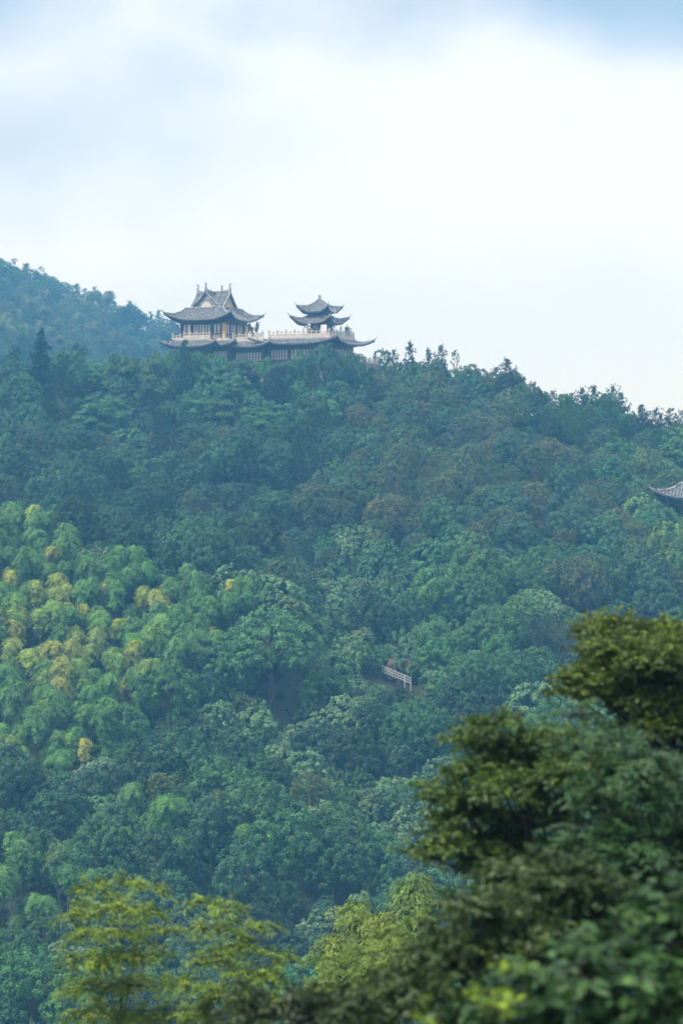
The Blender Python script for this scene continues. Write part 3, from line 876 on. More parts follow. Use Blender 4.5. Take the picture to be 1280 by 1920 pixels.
def bamboo_crown(name, seed, h=3.4, R=1.2, nod=1.0, z0=5.6, n_spray=84):
    """dome-topped plume at the head of a culm: leafy sprays arch out and hang, the tip nods over"""
    r = np.random.default_rng(seed)
    a0 = r.uniform(0, 6.28); nd = np.array([math.cos(a0), math.sin(a0), 0]) * nod
    parts = []
    for i in range(n_spray):
        t = ((i + 0.5) / n_spray) ** 0.62
        ax = nd * (t ** 2.2) * 0.7 + np.array([0, 0, z0 + h * t])
        rr = R * (0.55 + 0.45 * math.sin(math.pi * (0.2 + 0.8 * (1 - t)))) * r.uniform(0.5, 1.4)
        a = i * 2.39996 + r.uniform(-0.5, 0.5); d = np.array([math.cos(a), math.sin(a), 0]); sd = np.array([-d[1], d[0], 0])
        m = 50
        s = r.uniform(0.05, 1, m) ** 0.65
        lift, fall = r.uniform(0.3, 0.9), r.uniform(0.7, 1.6)
        arc = np.stack([d[0] * rr * s, d[1] * rr * s, lift * s - fall * s ** 2.4], -1)
        Cc = ax + arc + sd * r.normal(0, 0.17, (m, 1)) + r.normal(0, 0.09, (m, 3)) + np.stack([0 * s, 0 * s, -r.uniform(0, 0.2, m) * s], -1)
        T = nrm(np.stack([d[0] * np.ones(m), d[1] * np.ones(m), 0.5 - 1.9 * s], -1)) + sd * r.normal(0, 0.6, (m, 1)) + r.normal(0, 0.3, (m, 3))
        N = nrm(np.stack([d[0] * (0.2 + 0.9 * s), d[1] * (0.2 + 0.9 * s), 1.05 - 0.2 * s], -1) + r.normal(0, 0.3, (m, 3)))
        tint = np.clip(r.normal(0.5, 0.16) + r.normal(0, 0.14, m), 0, 1)
        parts.append((Cc, N, T, r.uniform(0.20, 0.36, m), r.uniform(0.06, 0.11, m), tint, np.clip(r.normal(0.05 + 0.5 * max(0, t - 0.45), 0.14) + r.normal(0, 0.1, m), 0, 1)))  # leaf colour grows yellower and lighter towards the plume top
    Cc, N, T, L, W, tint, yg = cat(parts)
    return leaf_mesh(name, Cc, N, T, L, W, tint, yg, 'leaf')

def bamboo_culm(name, seed, H0, h=5.2):
    mb = MB()
    mb.tube([(0, 0, -0.6), (0.02, 0, H0 * 0.5), (0, 0.03, H0), (0.05, 0.05, H0 + h * 0.6)], [0.07, 0.065, 0.05, 0.015], 6)
    for k in range(1, 14):
        z = H0 * k / 14.0
        mb.lathe((0, 0, z), [(0.072, -0.02), (0.08, 0), (0.072, 0.02)], 6)
    return mb.mesh(name, M['culm'])

def tufts(r, cen, out, rad, n=34, L=(0.30, 0.48), W=(0.035, 0.06)):
    m = len(cen)
    d = nrm(out[:, None, :] * 0.7 + r.normal(0, 0.6, (m, n, 3)) + np.array([0, 0, 0.45]))
    Cc = cen[:, None, :] + d * rad * r.uniform(0.4, 1.0, (m, n, 1))
    N = nrm(np.cross(d, r.normal(0, 1, (m, n, 3))))
    tint = np.clip(r.normal(0.5, 0.15, (m, 1)) + r.normal(0, 0.12, (m, n)), 0, 1)
    k = m * n
    return Cc.reshape(k, 3), N.reshape(k, 3), d.reshape(k, 3), r.uniform(*L, k), r.uniform(*W, k), tint.reshape(k)

def pine(seed, Ht=10.0, R=2.6, sparse=1.0, bare=0.35, lean=0.9):
    """irregular pine: uneven upcurved limbs carrying tufts near their ends, a leaning leader"""
    r = np.random.default_rng(seed)
    mb = MB(); lx, ly = r.uniform(-lean, lean, 2); wob = r.uniform(0, 6.28)
    ax = lambda t: np.array([lx * t * t + 0.12 * math.sin(wob + 5 * t), ly * t * t, Ht * t])
    mb.tube([ax(t) for t in np.linspace(-0.1, 1, 9)], [0.2] + [0.17 * (1 - 0.9 * t) for t in np.linspace(0, 1, 8)], 6)
    cen, out = [], []
    nw = 12
    for i in range(nw):
        t = bare + (0.96 - bare) * (i / (nw - 1)) ** 0.9
        ln0 = R * (1.0 - 0.8 * ((t - bare) / (1 - bare)) ** 1.4)
        for k in range(r.integers(3, 6)):
            if r.uniform() > sparse: continue
            a = r.uniform(0, 6.28); d = np.array([math.cos(a), math.sin(a), 0]); ln = ln0 * r.uniform(0.35, 1.3)
            p = ax(t); rise = r.uniform(0.1, 0.8)
            f = lambda s: p + d * ln * s + np.array([0, 0, ln * rise * s ** 1.8])
            mb.tube([f(s) for s in (0, 0.4, 0.75, 1.0)], [0.045, 0.035, 0.022, 0.01], 4)
            for s in np.linspace(0.5, 1.0, max(2, int(ln / 0.5))):
                for _ in range(2):
                    cen.append(f(s) + r.normal(0, 0.22, 3) * [1, 1, 0.7]); out.append(d * 0.4 + [0, 0, 0.7])
    for k in range(4):
        cen.append(ax(0.92 + 0.025 * k) + r.normal(0, 0.08, 3)); out.append([0, 0, 1.0])
    P = tufts(r, np.array(cen), nrm(np.array(out)), 0.34, 30, (0.22, 0.42), (0.03, 0.06))
    return mb.mesh('trunk', M['bark']), leaf_mesh('crown', *P, None, 'needle')

def cedar(seed, Ht=10.0, R=4.2):
    """conical conifer with flat level boughs"""
    r = np.random.default_rng(seed)
    mb = MB(); mb.tube([(0, 0, -0.8), (0, 0, Ht * 0.5), (0, 0, Ht)], [0.28, 0.16, 0.02], 6)
    parts = []
    for i in range(17):
        t = 0.12 + 0.86 * i / 16
        ln0 = R * (1 - t) ** 0.8 + 0.25
        for k in range(7):
            a = k * 0.9 + i * 2.1 + r.uniform(-0.3, 0.3); d = np.array([math.cos(a), math.sin(a), 0]); s_ = np.array([-d[1], d[0], 0])
            ln = ln0 * r.uniform(0.4, 1.25); p = np.array([0, 0, Ht * t + r.uniform(-0.35, 0.35)])
            if r.uniform() < 0.15: continue
            mb.tube([p, p + d * ln * 0.6 + [0, 0, 0.1 * ln], p + d * ln + [0, 0, 0.06 * ln]], [0.05, 0.03, 0.012], 4)
            m = int(150 * ln / 3) + 30
            s = r.uniform(0.1, 1, m)
            Cc = p + d * ln * s[:, None] + s_ * (r.normal(0, 0.22, m) * ln * (1.1 - s))[:, None] + np.stack([0 * s, 0 * s, 0.14 * ln * np.sin(s * 2.4) + r.normal(0, 0.14, m)], -1)
            N = nrm(np.array([0, 0, 1.0]) + r.normal(0, 0.45, (m, 3)))
            parts.append((Cc, N, d + r.normal(0, 0.5, (m, 3)), r.uniform(0.3, 0.5, m), r.uniform(0.08, 0.14, m), np.clip(r.normal(0.5, 0.15, m), 0, 1)))
    return mb.mesh('trunk', M['bark']), leaf_mesh('crown', *cat(parts), None, 'needle')

def layered(seed, Ht=8.5, R=4.2, pads=34):
    """spreading tree of level pads of feathery fronds"""
    r = np.random.default_rng(seed)
    parts = []
    for i in range(pads):
        a = r.uniform(0, 6.28); q = R * math.sqrt(r.uniform(0, 1)) * 0.85
        c = np.array([q * math.cos(a), q * math.sin(a), Ht - 0.24 * q * q * (3.6 / R) - r.uniform(0, 2.2)])
        pr = r.uniform(0.7, 1.4)
        m = 210
        aa = r.uniform(0, 6.28, m); s = np.sqrt(r.uniform(0, 1, m))
        d = np.stack([np.cos(aa), np.sin(aa), 0 * aa], -1)
        Cc = c + d * (pr * s)[:, None] + np.stack([0 * s, 0 * s, 0.25 - 0.55 * s ** 2 + r.normal(0, 0.07, m)], -1)
        N = nrm(np.array([0, 0, 1.0]) + d * (0.7 * s)[:, None] + r.normal(0, 0.25, (m, 3)))
        parts.append((Cc, N, d + r.normal(0, 0.35, (m, 3)) + [0, 0, -0.3], r.uniform(0.45, 0.75, m), r.uniform(0.10, 0.17, m), np.clip(r.normal(0.5, 0.12) + r.normal(0, 0.12, m), 0, 1)))
    return trunk_mesh('trunk', r, Ht * 0.85, 0.2, 7, R * 0.6), leaf_mesh('crown', *cat(parts), None, 'leaf')

def twiggy(seed, Ht=8.0, R=3.6):
    """thin-leaved tree whose many fine upright limbs show"""
    r = np.random.default_rng(seed)
    mb = MB(); cen = []; out = []
    mb.tube([(0, 0, -0.8), (0.05, 0, 1.5)], [0.24, 0.18], 6)
    for i in range(16):
        a = i * 2.4 + r.uniform(-0.3, 0.3); d = np.array([math.cos(a), math.sin(a), 0]); k = r.uniform(0.25, 1.0)
        p = np.array([0.05, 0, 1.3]); tip = p + d * R * k + np.array([0, 0, (Ht - 1.3) * (1 - 0.35 * k * k)])
        midp = p + d * R * k * 0.35 + np.array([0, 0, (Ht - 1.3) * 0.5])
        mb.tube([p, midp, tip], [0.09, 0.06, 0.015], 5)
        for j in range(9):
            s = r.uniform(0.4, 1.0); b = midp + (tip - midp) * (s - 0.4) / 0.6
            e = b + nrm(r.normal(0, 1, 3) + d * 0.6 + [0, 0, 1.0]) * r.uniform(0.7, 1.6)
            mb.tube([b, e], [0.03, 0.008], 4)
            for _ in range(3):
                cen.append(b + (e - b) * r.uniform(0.5, 1.0)); out.append(nrm(e - b))
    P = clump_leaves(r, np.array(cen), np.array(out), np.full(len(cen), 0.45), 13, (0.16, 0.26), (0.07, 0.12), 0.9, 0.2)
    return mb.mesh('trunk', M['bark']), leaf_mesh('crown', *P, None, 'leaf')

def mk(trunk, crown, top, rad): return dict(trunk=trunk, crown=crown, top=top, rad=rad)
def rng(s): return np.random.default_rng(s)
K = {}
K['broadleaf_tree'] = [mk(trunk_mesh('trunk', rng(s), 6.2, 0.22, 6, 2.4), lobed('crown', s, 3.7, 3.9, 4.7, 17 + s % 4, lobe=(0.28, 0.42), zmin=-0.75), 8.6, 3.7) for s in (11, 12, 13, 14, 15, 16)]
K['camphor_tree'] = [mk(trunk_mesh('trunk', rng(s), 6.8, 0.3, 8, 3.0), lobed('crown', s, 4.6, 4.2, 4.8, 32, lobe=(0.20, 0.32), zmin=-0.7, cs=0.55, n=46, Lr=(0.18, 0.3), Wr=(0.10, 0.16)), 9.0, 4.6) for s in (21, 22, 23)]
K['oak_tree'] = [mk(trunk_mesh('trunk', rng(s), 6.6, 0.2, 7, 2.2), lobed('crown', s, 3.3, 4.3, 4.9, 20, lobe=(0.25, 0.38), zmin=-0.75, cs=0.5, n=30, Lr=(0.2, 0.34), Wr=(0.09, 0.14), nj=0.5, young_lit=0.03, up=0.6), 9.2, 3.3) for s in (31, 32, 33, 34)]
K['vine_draped_tree'] = [mk(trunk_mesh('trunk', rng(s), 4.4, 0.2, 5, 1.8), lobed('crown', s, 3.3, 3.0, 3.0, 13, lobe=(0.32, 0.5), zmin=-0.6, cs=0.55, n=36, Lr=(0.26, 0.42), Wr=(0.2, 0.32), nj=0.25, up=0.5, drape=26), 6.0, 3.3) for s in (41, 42, 43, 44)]
K['shrub'] = [mk(trunk_mesh('trunk', rng(s), 1.8, 0.09, 6, 1.0), lobed('crown', s, 1.9, 1.5, 1.7, 8, lobe=(0.36, 0.55), cs=0.42, n=30, Lr=(0.2, 0.32), Wr=(0.12, 0.2), nj=0.35), 3.3, 1.9) for s in (51, 52, 53)]
K['bamboo'] = [mk(bamboo_culm('culm', s, 5.6, 5.0), bamboo_crown('foliage', s, nod=nd, R=rr, h=hh, n_spray=ns), 8.8, rr) for s, nd, rr, hh, ns in ((61, 0.9, 1.35, 3.0, 110), (62, 1.3, 1.5, 2.6, 116), (63, 0.5, 1.2, 3.2, 100), (64, 1.1, 1.6, 2.5, 124), (65, 0.8, 1.4, 2.8, 110), (66, 1.5, 1.25, 3.0, 100), (68, 0.3, 1.1, 3.4, 90))]
K['pale_bamboo'] = K['bamboo']
K['golden_bamboo'] = K['young_bamboo'] = K['bamboo']
K['tall_bamboo'] = [mk(bamboo_culm('culm', s, 20.0, 6.0), bamboo_crown('foliage', s, nod=nd, R=rr, h=hh, z0=18.5, n_spray=130), 23.0, rr) for s, nd, rr, hh in ((67, 0.9, 1.5, 4.4), (68, 1.2, 1.7, 4.0))]
K['pine_tree'] = [mk(*pine(s, 10.0, R_, sp), 10.2, R_) for s, R_, sp in ((71, 2.6, 0.95), (72, 3.0, 0.9), (73, 2.3, 0.85), (74, 2.8, 1.0), (78, 3.2, 0.8))]
K['spindly_pine'] = [mk(*pine(s, 10.0, R_, sp, 0.45), 10.2, R_) for s, R_, sp in ((75, 2.3, 0.5), (76, 2.7, 0.55), (77, 2.0, 0.6), (79, 2.5, 0.65))]
K['silk_tree'] = [mk(*layered(s), 8.7, 4.2) for s in (81, 82, 83)]
K['cedar_tree'] = [mk(*cedar(91), 10.0, 3.6)]
K['twiggy_tree'] = [mk(*twiggy(s), 8.2, 3.6) for s in (95, 96)]

K['small_broadleaf_tree'] = K['broadleaf_tree'][::-1]; K['small_oak'] = K['oak_tree'][::-1]; K['vine_mound'] = K['vine_draped_tree'][::-1]
CATS = {k: 'tree' for k in K}; CATS['shrub'] = 'shrub'; CATS['bamboo'] = CATS['golden_bamboo'] = CATS['young_bamboo'] = CATS['pale_bamboo'] = CATS['tall_bamboo'] = 'bamboo'
PN = {'bamboo': ('culm', 'foliage'), 'tall_bamboo': ('culm', 'foliage'), 'golden_bamboo': ('culm', 'foliage'), 'pale_bamboo': ('culm', 'foliage'), 'young_bamboo': ('culm', 'foliage')}

SEEN = []
def plant(kind, x, y, z, scale, color, label, rz=0.0, sz=1.0, var=0, group=None, tilt=0.0):
    """one tree: an Empty at the foot, trunk and crown parts that share their meshes"""
    d = K[kind][var % len(K[kind])]
    o = bpy.data.objects.new(kind, None); C.objects.link(o)
    o.location = (x, y, z); o.rotation_euler = (R0.uniform(-0.13, 0.13) if 'bamboo' in kind and kind != 'tall_bamboo' else tilt, R0.uniform(-0.13, 0.13) if 'bamboo' in kind and kind != 'tall_bamboo' else 0, rz); o.scale = (scale, scale, scale * sz)
    o['label'] = label; o['category'] = CATS[kind]
    if group: o['group'] = group
    n1, n2 = PN.get(kind, ('trunk', 'crown'))
    a = bpy.data.objects.new(n1, d['trunk']); C.objects.link(a); a.parent = o
    b = bpy.data.objects.new(n2, d['crown']); C.objects.link(b); b.parent = o; b.color = (*color, 1)
    SEEN.append((o, x, y, z + d['top'] * scale * sz * 0.8))
    return o

# ------------------------------------------------------------------ vegetation: where each plant stands
R0 = random.Random(2024)
def jit(c, k=0.18):
    f = 1 + R0.uniform(-k, k)
    return tuple(max(0.004, q * f * (1 + R0.uniform(-0.10, 0.10))) for q in c)

COL = {
    'dark': (0.024, 0.068, 0.026), 'blue': (0.042, 0.114, 0.050), 'mid': (0.054, 0.150, 0.042), 'fresh': (0.068, 0.180, 0.042),
    'teal': (0.055, 0.162, 0.060), 'olive': (0.076, 0.122, 0.038), 'brown': (0.100, 0.116, 0.046), 'grey': (0.070, 0.112, 0.056),
    'pale': (0.108, 0.215, 0.080), 'bamboo': (0.078, 0.192, 0.055), 'gold': (0.23, 0.30, 0.058), 'lime': (0.145, 0.265, 0.060), 'yellow': (0.34, 0.22, 0.02), 'rust': (0.16, 0.075, 0.045),
}
WORD = {'dark': 'dark green', 'blue': 'bluish green', 'mid': 'mid green', 'fresh': 'fresh green', 'teal': 'teal green', 'olive': 'olive', 'brown': 'brownish', 'grey': 'greyish green',
        'pale': 'pale green', 'bamboo': 'soft green', 'gold': 'golden yellow', 'lime': 'lime green', 'yellow': 'yellow leaved', 'rust': 'rusty brown'}
NOUN = {'broadleaf_tree': 'broadleaf tree', 'camphor_tree': 'round-crowned tree', 'oak_tree': 'upright oak', 'vine_draped_tree': 'vine-draped tree', 'shrub': 'shrub', 'bamboo': 'bamboo plume',
        'pine_tree': 'pine', 'spindly_pine': 'spindly pine', 'silk_tree': 'feathery silk tree', 'cedar_tree': 'cedar', 'tall_bamboo': 'tall bamboo', 'golden_bamboo': 'bamboo plume', 'pale_bamboo': 'bamboo', 'young_bamboo': 'bamboo', 'small_broadleaf_tree': 'broadleaf tree', 'small_oak': 'oak', 'vine_mound': 'vine-covered mound', 'twiggy_tree': 'bare-limbed tree'}
GROUP = {'broadleaf_tree': 'broadleaf trees of the hillside wood', 'camphor_tree': 'dense round-crowned trees of the hillside wood', 'oak_tree': 'oaks of the hillside wood', 'vine_draped_tree': 'vine-draped trees of the hillside wood',
         'shrub': 'shrubs between the hillside trees', 'bamboo': 'bamboo of the hillside groves', 'pine_tree': 'pines of the hillside wood', 'spindly_pine': 'spindly pines along the ridge',
         'silk_tree': 'feathery silk trees below the temple', 'cedar_tree': 'cedars', 'tall_bamboo': 'yellow bamboos in the valley', 'golden_bamboo': 'yellowing bamboos of the left grove', 'pale_bamboo': 'pale bamboos on the far left hill', 'young_bamboo': 'bamboos at the slope foot', 'small_broadleaf_tree': 'small broadleaf trees of the hillside wood', 'small_oak': 'small oaks of the hillside wood', 'vine_mound': 'vine-covered mounds of the hillside wood', 'twiggy_tree': 'bare-limbed trees'}

def zone(u, v):
    col = 'far left' if u < 180 else 'left' if u < 400 else 'middle' if u < 700 else 'right' if u < 980 else 'far right'
    row = ('just under the ridge' if v < 780 else 'high on the slope' if v < 900 else 'on the upper middle slope' if v < 1030 else 'halfway down the slope' if v < 1180
           else 'on the lower middle slope' if v < 1340 else 'low on the slope' if v < 1520 else 'near the slope foot' if v < 1700 else 'at the slope foot')
    return f'{row} at {col}'

# highest photo height a crown of the front hill may reach, column by column
SKY_U = [-200, 0, 60, 80, 150, 200, 250, 300, 335, 345, 365, 400, 430, 500, 545, 570, 600, 660, 685, 700, 740, 765, 800, 830, 870, 905, 950, 985, 1010, 1040, 1075, 1100, 1150, 1190, 1220, 1280, 1500]
SKY_V = [655, 655, 650, 640, 640, 640, 645, 655, 650, 641, 649, 658, 663, 660, 652, 640, 640, 648, 668, 668, 678, 660, 668, 662, 684, 690, 682, 706, 730, 742, 738, 734, 738, 764, 770, 775, 830]
def skyline(u): return float(np.interp(u, SKY_U, SKY_V))

def inpoly(u, v, poly):
    c = False; n = len(poly)
    for i in range(n):
        x1, y1 = poly[i]; x2, y2 = poly[(i + 1) % n]
        if (y1 > v) != (y2 > v) and u < (x2 - x1) * (v - y1) / (y2 - y1) + x1: c = not c
    return c
GROVE = [(-120, 985), (60, 990), (110, 1005), (130, 1060), (200, 1050), (290, 1045), (370, 1090), (440, 1100), (470, 1140), (410, 1175), (385, 1250), (330, 1300), (240, 1305), (190, 1380), (150, 1420), (-120, 1440)]
def ell(u, v, cu, cv, ru, rv): return ((u - cu) / ru) ** 2 + ((v - cv) / rv) ** 2

def choose(u, v):
    """kind and colour that grow at this place of the hill"""
    r = R0.random
    def pick(*opts):
        q = r() * sum(o[0] for o in opts)
        for o in opts:
            q -= o[0]
            if q <= 0: return o[1], o[2]
        return opts[-1][1:]
    if inpoly(u, v, GROVE):
        return 'bamboo', None
    if ell(u, v, 430, 1600, 70, 40) < 1 or ell(u, v, 60, 1640, 130, 70) < 1 or ell(u, v, 270, 1560, 90, 40) < 1.0:
        return pick((0.75, 'bamboo', 'bamboo'), (0.25, 'broadleaf_tree', 'mid'))
    if v < 790 and u < 640:
        if u > 160: return pick((0.35, 'silk_tree', 'mid'), (0.2, 'silk_tree', 'teal'), (0.2, 'broadleaf_tree', 'teal'), (0.15, 'pine_tree', 'dark'), (0.1, 'broadleaf_tree', 'blue'))
        return pick((0.4, 'pine_tree', 'dark'), (0.3, 'broadleaf_tree', 'teal'), (0.3, 'broadleaf_tree', 'blue'))
    if v < 830 and u > 980: return pick((0.55, 'pine_tree', 'mid'), (0.25, 'broadleaf_tree', 'dark'), (0.2, 'oak_tree', 'grey'))
    if v < 1030 and u < 640:
        return pick((0.34, 'broadleaf_tree', 'blue'), (0.22, 'broadleaf_tree', 'dark'), (0.13, 'pine_tree', 'dark'), (0.1, 'oak_tree', 'grey'), (0.15, 'camphor_tree', 'blue'), (0.06, 'vine_draped_tree', 'teal'))
    if v < 1010 and 660 < u < 1150:
        return pick((0.16, 'oak_tree', 'brown'), (0.28, 'oak_tree', 'olive'), (0.26, 'oak_tree', 'grey'), (0.14, 'broadleaf_tree', 'blue'), (0.10, 'broadleaf_tree', 'teal'), (0.06, 'vine_draped_tree', 'pale'))
    if v < 1080 and u >= 1100:
        return pick((0.3, 'broadleaf_tree', 'teal'), (0.2, 'broadleaf_tree', 'fresh'), (0.25, 'vine_draped_tree', 'pale'), (0.25, 'oak_tree', 'olive'))
    if ell(u, v, 660, 1140, 120, 130) < 1:
        return pick((0.65, 'vine_draped_tree', 'pale'), (0.25, 'vine_draped_tree', 'teal'), (0.1, 'broadleaf_tree', 'dark'))
    if ell(u, v, 940, 1160, 170, 130) < 1:
        return pick((0.45, 'broadleaf_tree', 'fresh'), (0.25, 'camphor_tree', 'mid'), (0.2, 'vine_draped_tree', 'pale'), (0.1, 'oak_tree', 'olive'))
    if ell(u, v, 570, 1670, 130, 90) < 1:
        return pick((0.7, 'broadleaf_tree', 'blue'), (0.2, 'camphor_tree', 'dark'), (0.1, 'vine_draped_tree', 'pale'))
    if v < 1260:
        return pick((0.3, 'broadleaf_tree', 'blue'), (0.22, 'vine_draped_tree', 'teal'), (0.14, 'oak_tree', 'grey'), (0.14, 'camphor_tree', 'mid'), (0.2, 'vine_draped_tree', 'pale'))
    return pick((0.25, 'broadleaf_tree', 'blue'), (0.15, 'broadleaf_tree', 'dark'), (0.14, 'broadleaf_tree', 'mid'), (0.26, 'vine_draped_tree', 'pale'), (0.12, 'camphor_tree', 'mid'), (0.05, 'oak_tree', 'olive'), (0.03, 'broadleaf_tree', 'fresh'))

grid = {}
def free(x, y, rad):
    gx, gy = int(x // 5), int(y // 5)
    for i in range(gx - 2, gx + 3):
        for j in range(gy - 2, gy + 3):
            for (a, b, q) in grid.get((i, j), ()):
                if (a - x) ** 2 + (b - y) ** 2 < (0.5 * (q + rad)) ** 2: return False
    return True
def occupy(x, y, rad): grid.setdefault((int(x // 5), int(y // 5)), []).append((x, y, rad))

def in_temple(x, y, pad=0.0):
    dx, dy = x - O0.x, y - O0.y
    p, q = CP * dx - SP * dy, SP * dx + CP * dy
    return (-6.5 - pad < p < 30.5 + pad) and (-7.8 - pad < q < 10 + pad)
def in_side(x, y): return abs(x - (1309 - 640) * 478 / F) < 6 and abs(y - 478) < 5.5

COUNT = {}
LIMIT = {'young_bamboo': 90, 'small_broadleaf_tree': 296, 'small_oak': 200, 'vine_mound': 290, 'golden_bamboo': 200, 'broadleaf_tree': 296, 'oak_tree': 280, 'vine_draped_tree': 290, 'bamboo': 296, 'camphor_tree': 200, 'pine_tree': 150, 'silk_tree': 60, 'shrub': 290}
def top_of(kind, var): return K[kind][var % len(K[kind])]['top']

def put(kind, colname, u, Y, scale, label=None, var=None, sz=1.0, rz=None, color=None, top_v=None, grp=True, sink=0.4):
    """plant on the ground at column u and distance Y; top_v sets the height so that the crown reaches that photo height"""
    x = (u - 640) / F * Y; z = hz(x, Y) - sink
    var = R0.randrange(12) if var is None else var
    if top_v is not None:
        sz = ((960 - top_v) / F * Y - z) / (top_of(kind, var) * scale)
    c = color or jit(COL[colname])
    occupy(x, Y, K[kind][var % len(K[kind])]['rad'] * scale)
    COUNT[kind] = COUNT.get(kind, 0) + 1
    vt = 960 - (z + top_of(kind, var) * scale * sz * 0.8) / Y * F
    if label is None:
        label = f'{WORD[colname]} {NOUN[kind]} {zone(u, vt)}'
    return plant(kind, x, Y, z, scale, c, label, R0.uniform(0, 6.28) if rz is None else rz, sz, var, GROUP[kind] if grp else None)

def Yof(u, v, off=6.0): return solve_Y(u, v, off)

# -- plants that the photograph singles out
put('cedar_tree', 'dark', 78, 545, 1.05, 'dark layered cedar with level boughs standing out on the left ridge', top_v=621, grp=False, color=(0.018, 0.046, 0.032))
put('pine_tree', 'mid', 350, 556, 0.95, 'pointed pine rising in front of the temple hall lower eave', top_v=640, var=3, grp=False, color=(0.03, 0.085, 0.045))
put('silk_tree', 'fresh', 232, 552, 1.0, 'feathery pale silk tree left of the temple on the ridge', top_v=646, var=0, grp=False, color=(0.058, 0.125, 0.05))
put('silk_tree', 'fresh', 292, 550, 1.0, 'feathery silk tree under the left end of the temple eave', top_v=655, var=1, grp=False, color=(0.055, 0.12, 0.046))
put('silk_tree', 'fresh', 455, 553, 1.05, 'feathery silk tree under the lower windows of the temple', top_v=662, var=2, grp=False, color=(0.044, 0.11, 0.048))
put('silk_tree', 'teal', 530, 551, 0.95, 'feathery teal silk tree below the terrace middle', top_v=662, var=0, grp=False, color=(0.040, 0.105, 0.052))
put('camphor_tree', 'teal', 610, 548, 1.05, 'big round tree rising before the right end of the temple terrace', top_v=641, var=0, grp=False, color=(0.036, 0.105, 0.06))
put('broadleaf_tree', 'teal', 668, 552, 0.8, 'round tree just left of the small lower balustrade', top_v=664, var=1, grp=False, color=(0.034, 0.10, 0.055))
put('broadleaf_tree', 'fresh', 720, 588, 0.62, 'bright green tree beside the right tip of the temple eave', top_v=652, var=2, grp=False, color=(0.045, 0.13, 0.06))
put('spindly_pine', 'dark', 484, 592, 0.45, 'small dark tree seen in the gap between the two temple pavilions', top_v=606, var=1, grp=False)
put('shrub', 'dark', 464, 592, 0.8, 'dark shrub beside the right corner of the larger hall', top_v=611, var=0, grp=False)
put('camphor_tree', 'mid', 508, Yof(508, 1255, 5), 1.7, 'large domed light green tree right of the bamboo grove', top_v=1132, var=1, grp=False, color=(0.072, 0.195, 0.064))
put('camphor_tree', 'mid', 430, Yof(430, 1235, 6), 1.0, 'rounded tree leaning against the large domed tree', var=2, grp=False, color=(0.064, 0.17, 0.06))
put('twiggy_tree', 'dark', 1035, Yof(1035, 1240, 5), 1.35, 'dark tree with bare fanning limbs beside the near right tree', var=0, grp=False, color=(0.03, 0.06, 0.035))
put('broadleaf_tree', 'fresh', 918, Yof(918, 965, 7), 0.62, 'small bright fresh green crown among dull oaks', var=3, grp=False, color=(0.085, 0.19, 0.055))
put('broadleaf_tree', 'teal', 645, Yof(645, 890, 7), 0.95, 'teal green tree lighter than its neighbours in the slope middle', var=4, grp=False, color=(0.04, 0.13, 0.065))
put('broadleaf_tree', 'lime', 1258, Yof(1258, 1050, 5), 1.05, 'yellowish green tree below the side pavilion roof', top_v=972, var=0, grp=False, color=(0.13, 0.22, 0.05))
put('broadleaf_tree', 'fresh', 1262, Yof(1262, 965, 5), 0.6, 'bright green tree directly under the side pavilion eave', var=3, grp=False, color=(0.09, 0.19, 0.055))
put('oak_tree', 'yellow', 695, Yof(695, 1452, 5), 0.34, 'small orange-yellow tree low among green trees', var=1, grp=False, color=(0.42, 0.24, 0.03))
put('oak_tree', 'yellow', 430, Yof(430, 1058, 5), 0.42, 'small yellow tree just above the bamboo grove', var=2, grp=False, color=(0.32, 0.22, 0.04))
put('broadleaf_tree', 'lime', 515, Yof(515, 1062, 5), 0.42, 'small lime tree in the dark hollow above the domed tree', var=2, grp=False, color=(0.18, 0.26, 0.04))
put('oak_tree', 'lime', 310, Yof(310, 1470, 6), 0.85, 'yellowish upright tree on the left lower slope', var=3, grp=False, color=(0.10, 0.16, 0.035))
put('oak_tree', 'rust', 130, Yof(130, 1545, 5), 0.5, 'rusty brown small tree among vines at lower left', var=0, grp=False, color=(0.12, 0.06, 0.045))

for u_, Y_, v_, k_, s_ in ((385, 557, 662, 'silk_tree', 0.75), (418, 556, 668, 'silk_tree', 0.8), (495, 555, 666, 'silk_tree', 0.8), (565, 553, 652, 'broadleaf_tree', 0.8), (645, 554, 655, 'broadleaf_tree', 0.7), (330, 558, 657, 'broadleaf_tree', 0.6)):
    put(k_, 'teal' if k_ != 'silk_tree' else 'mid', u_, Y_, s_, top_v=v_)

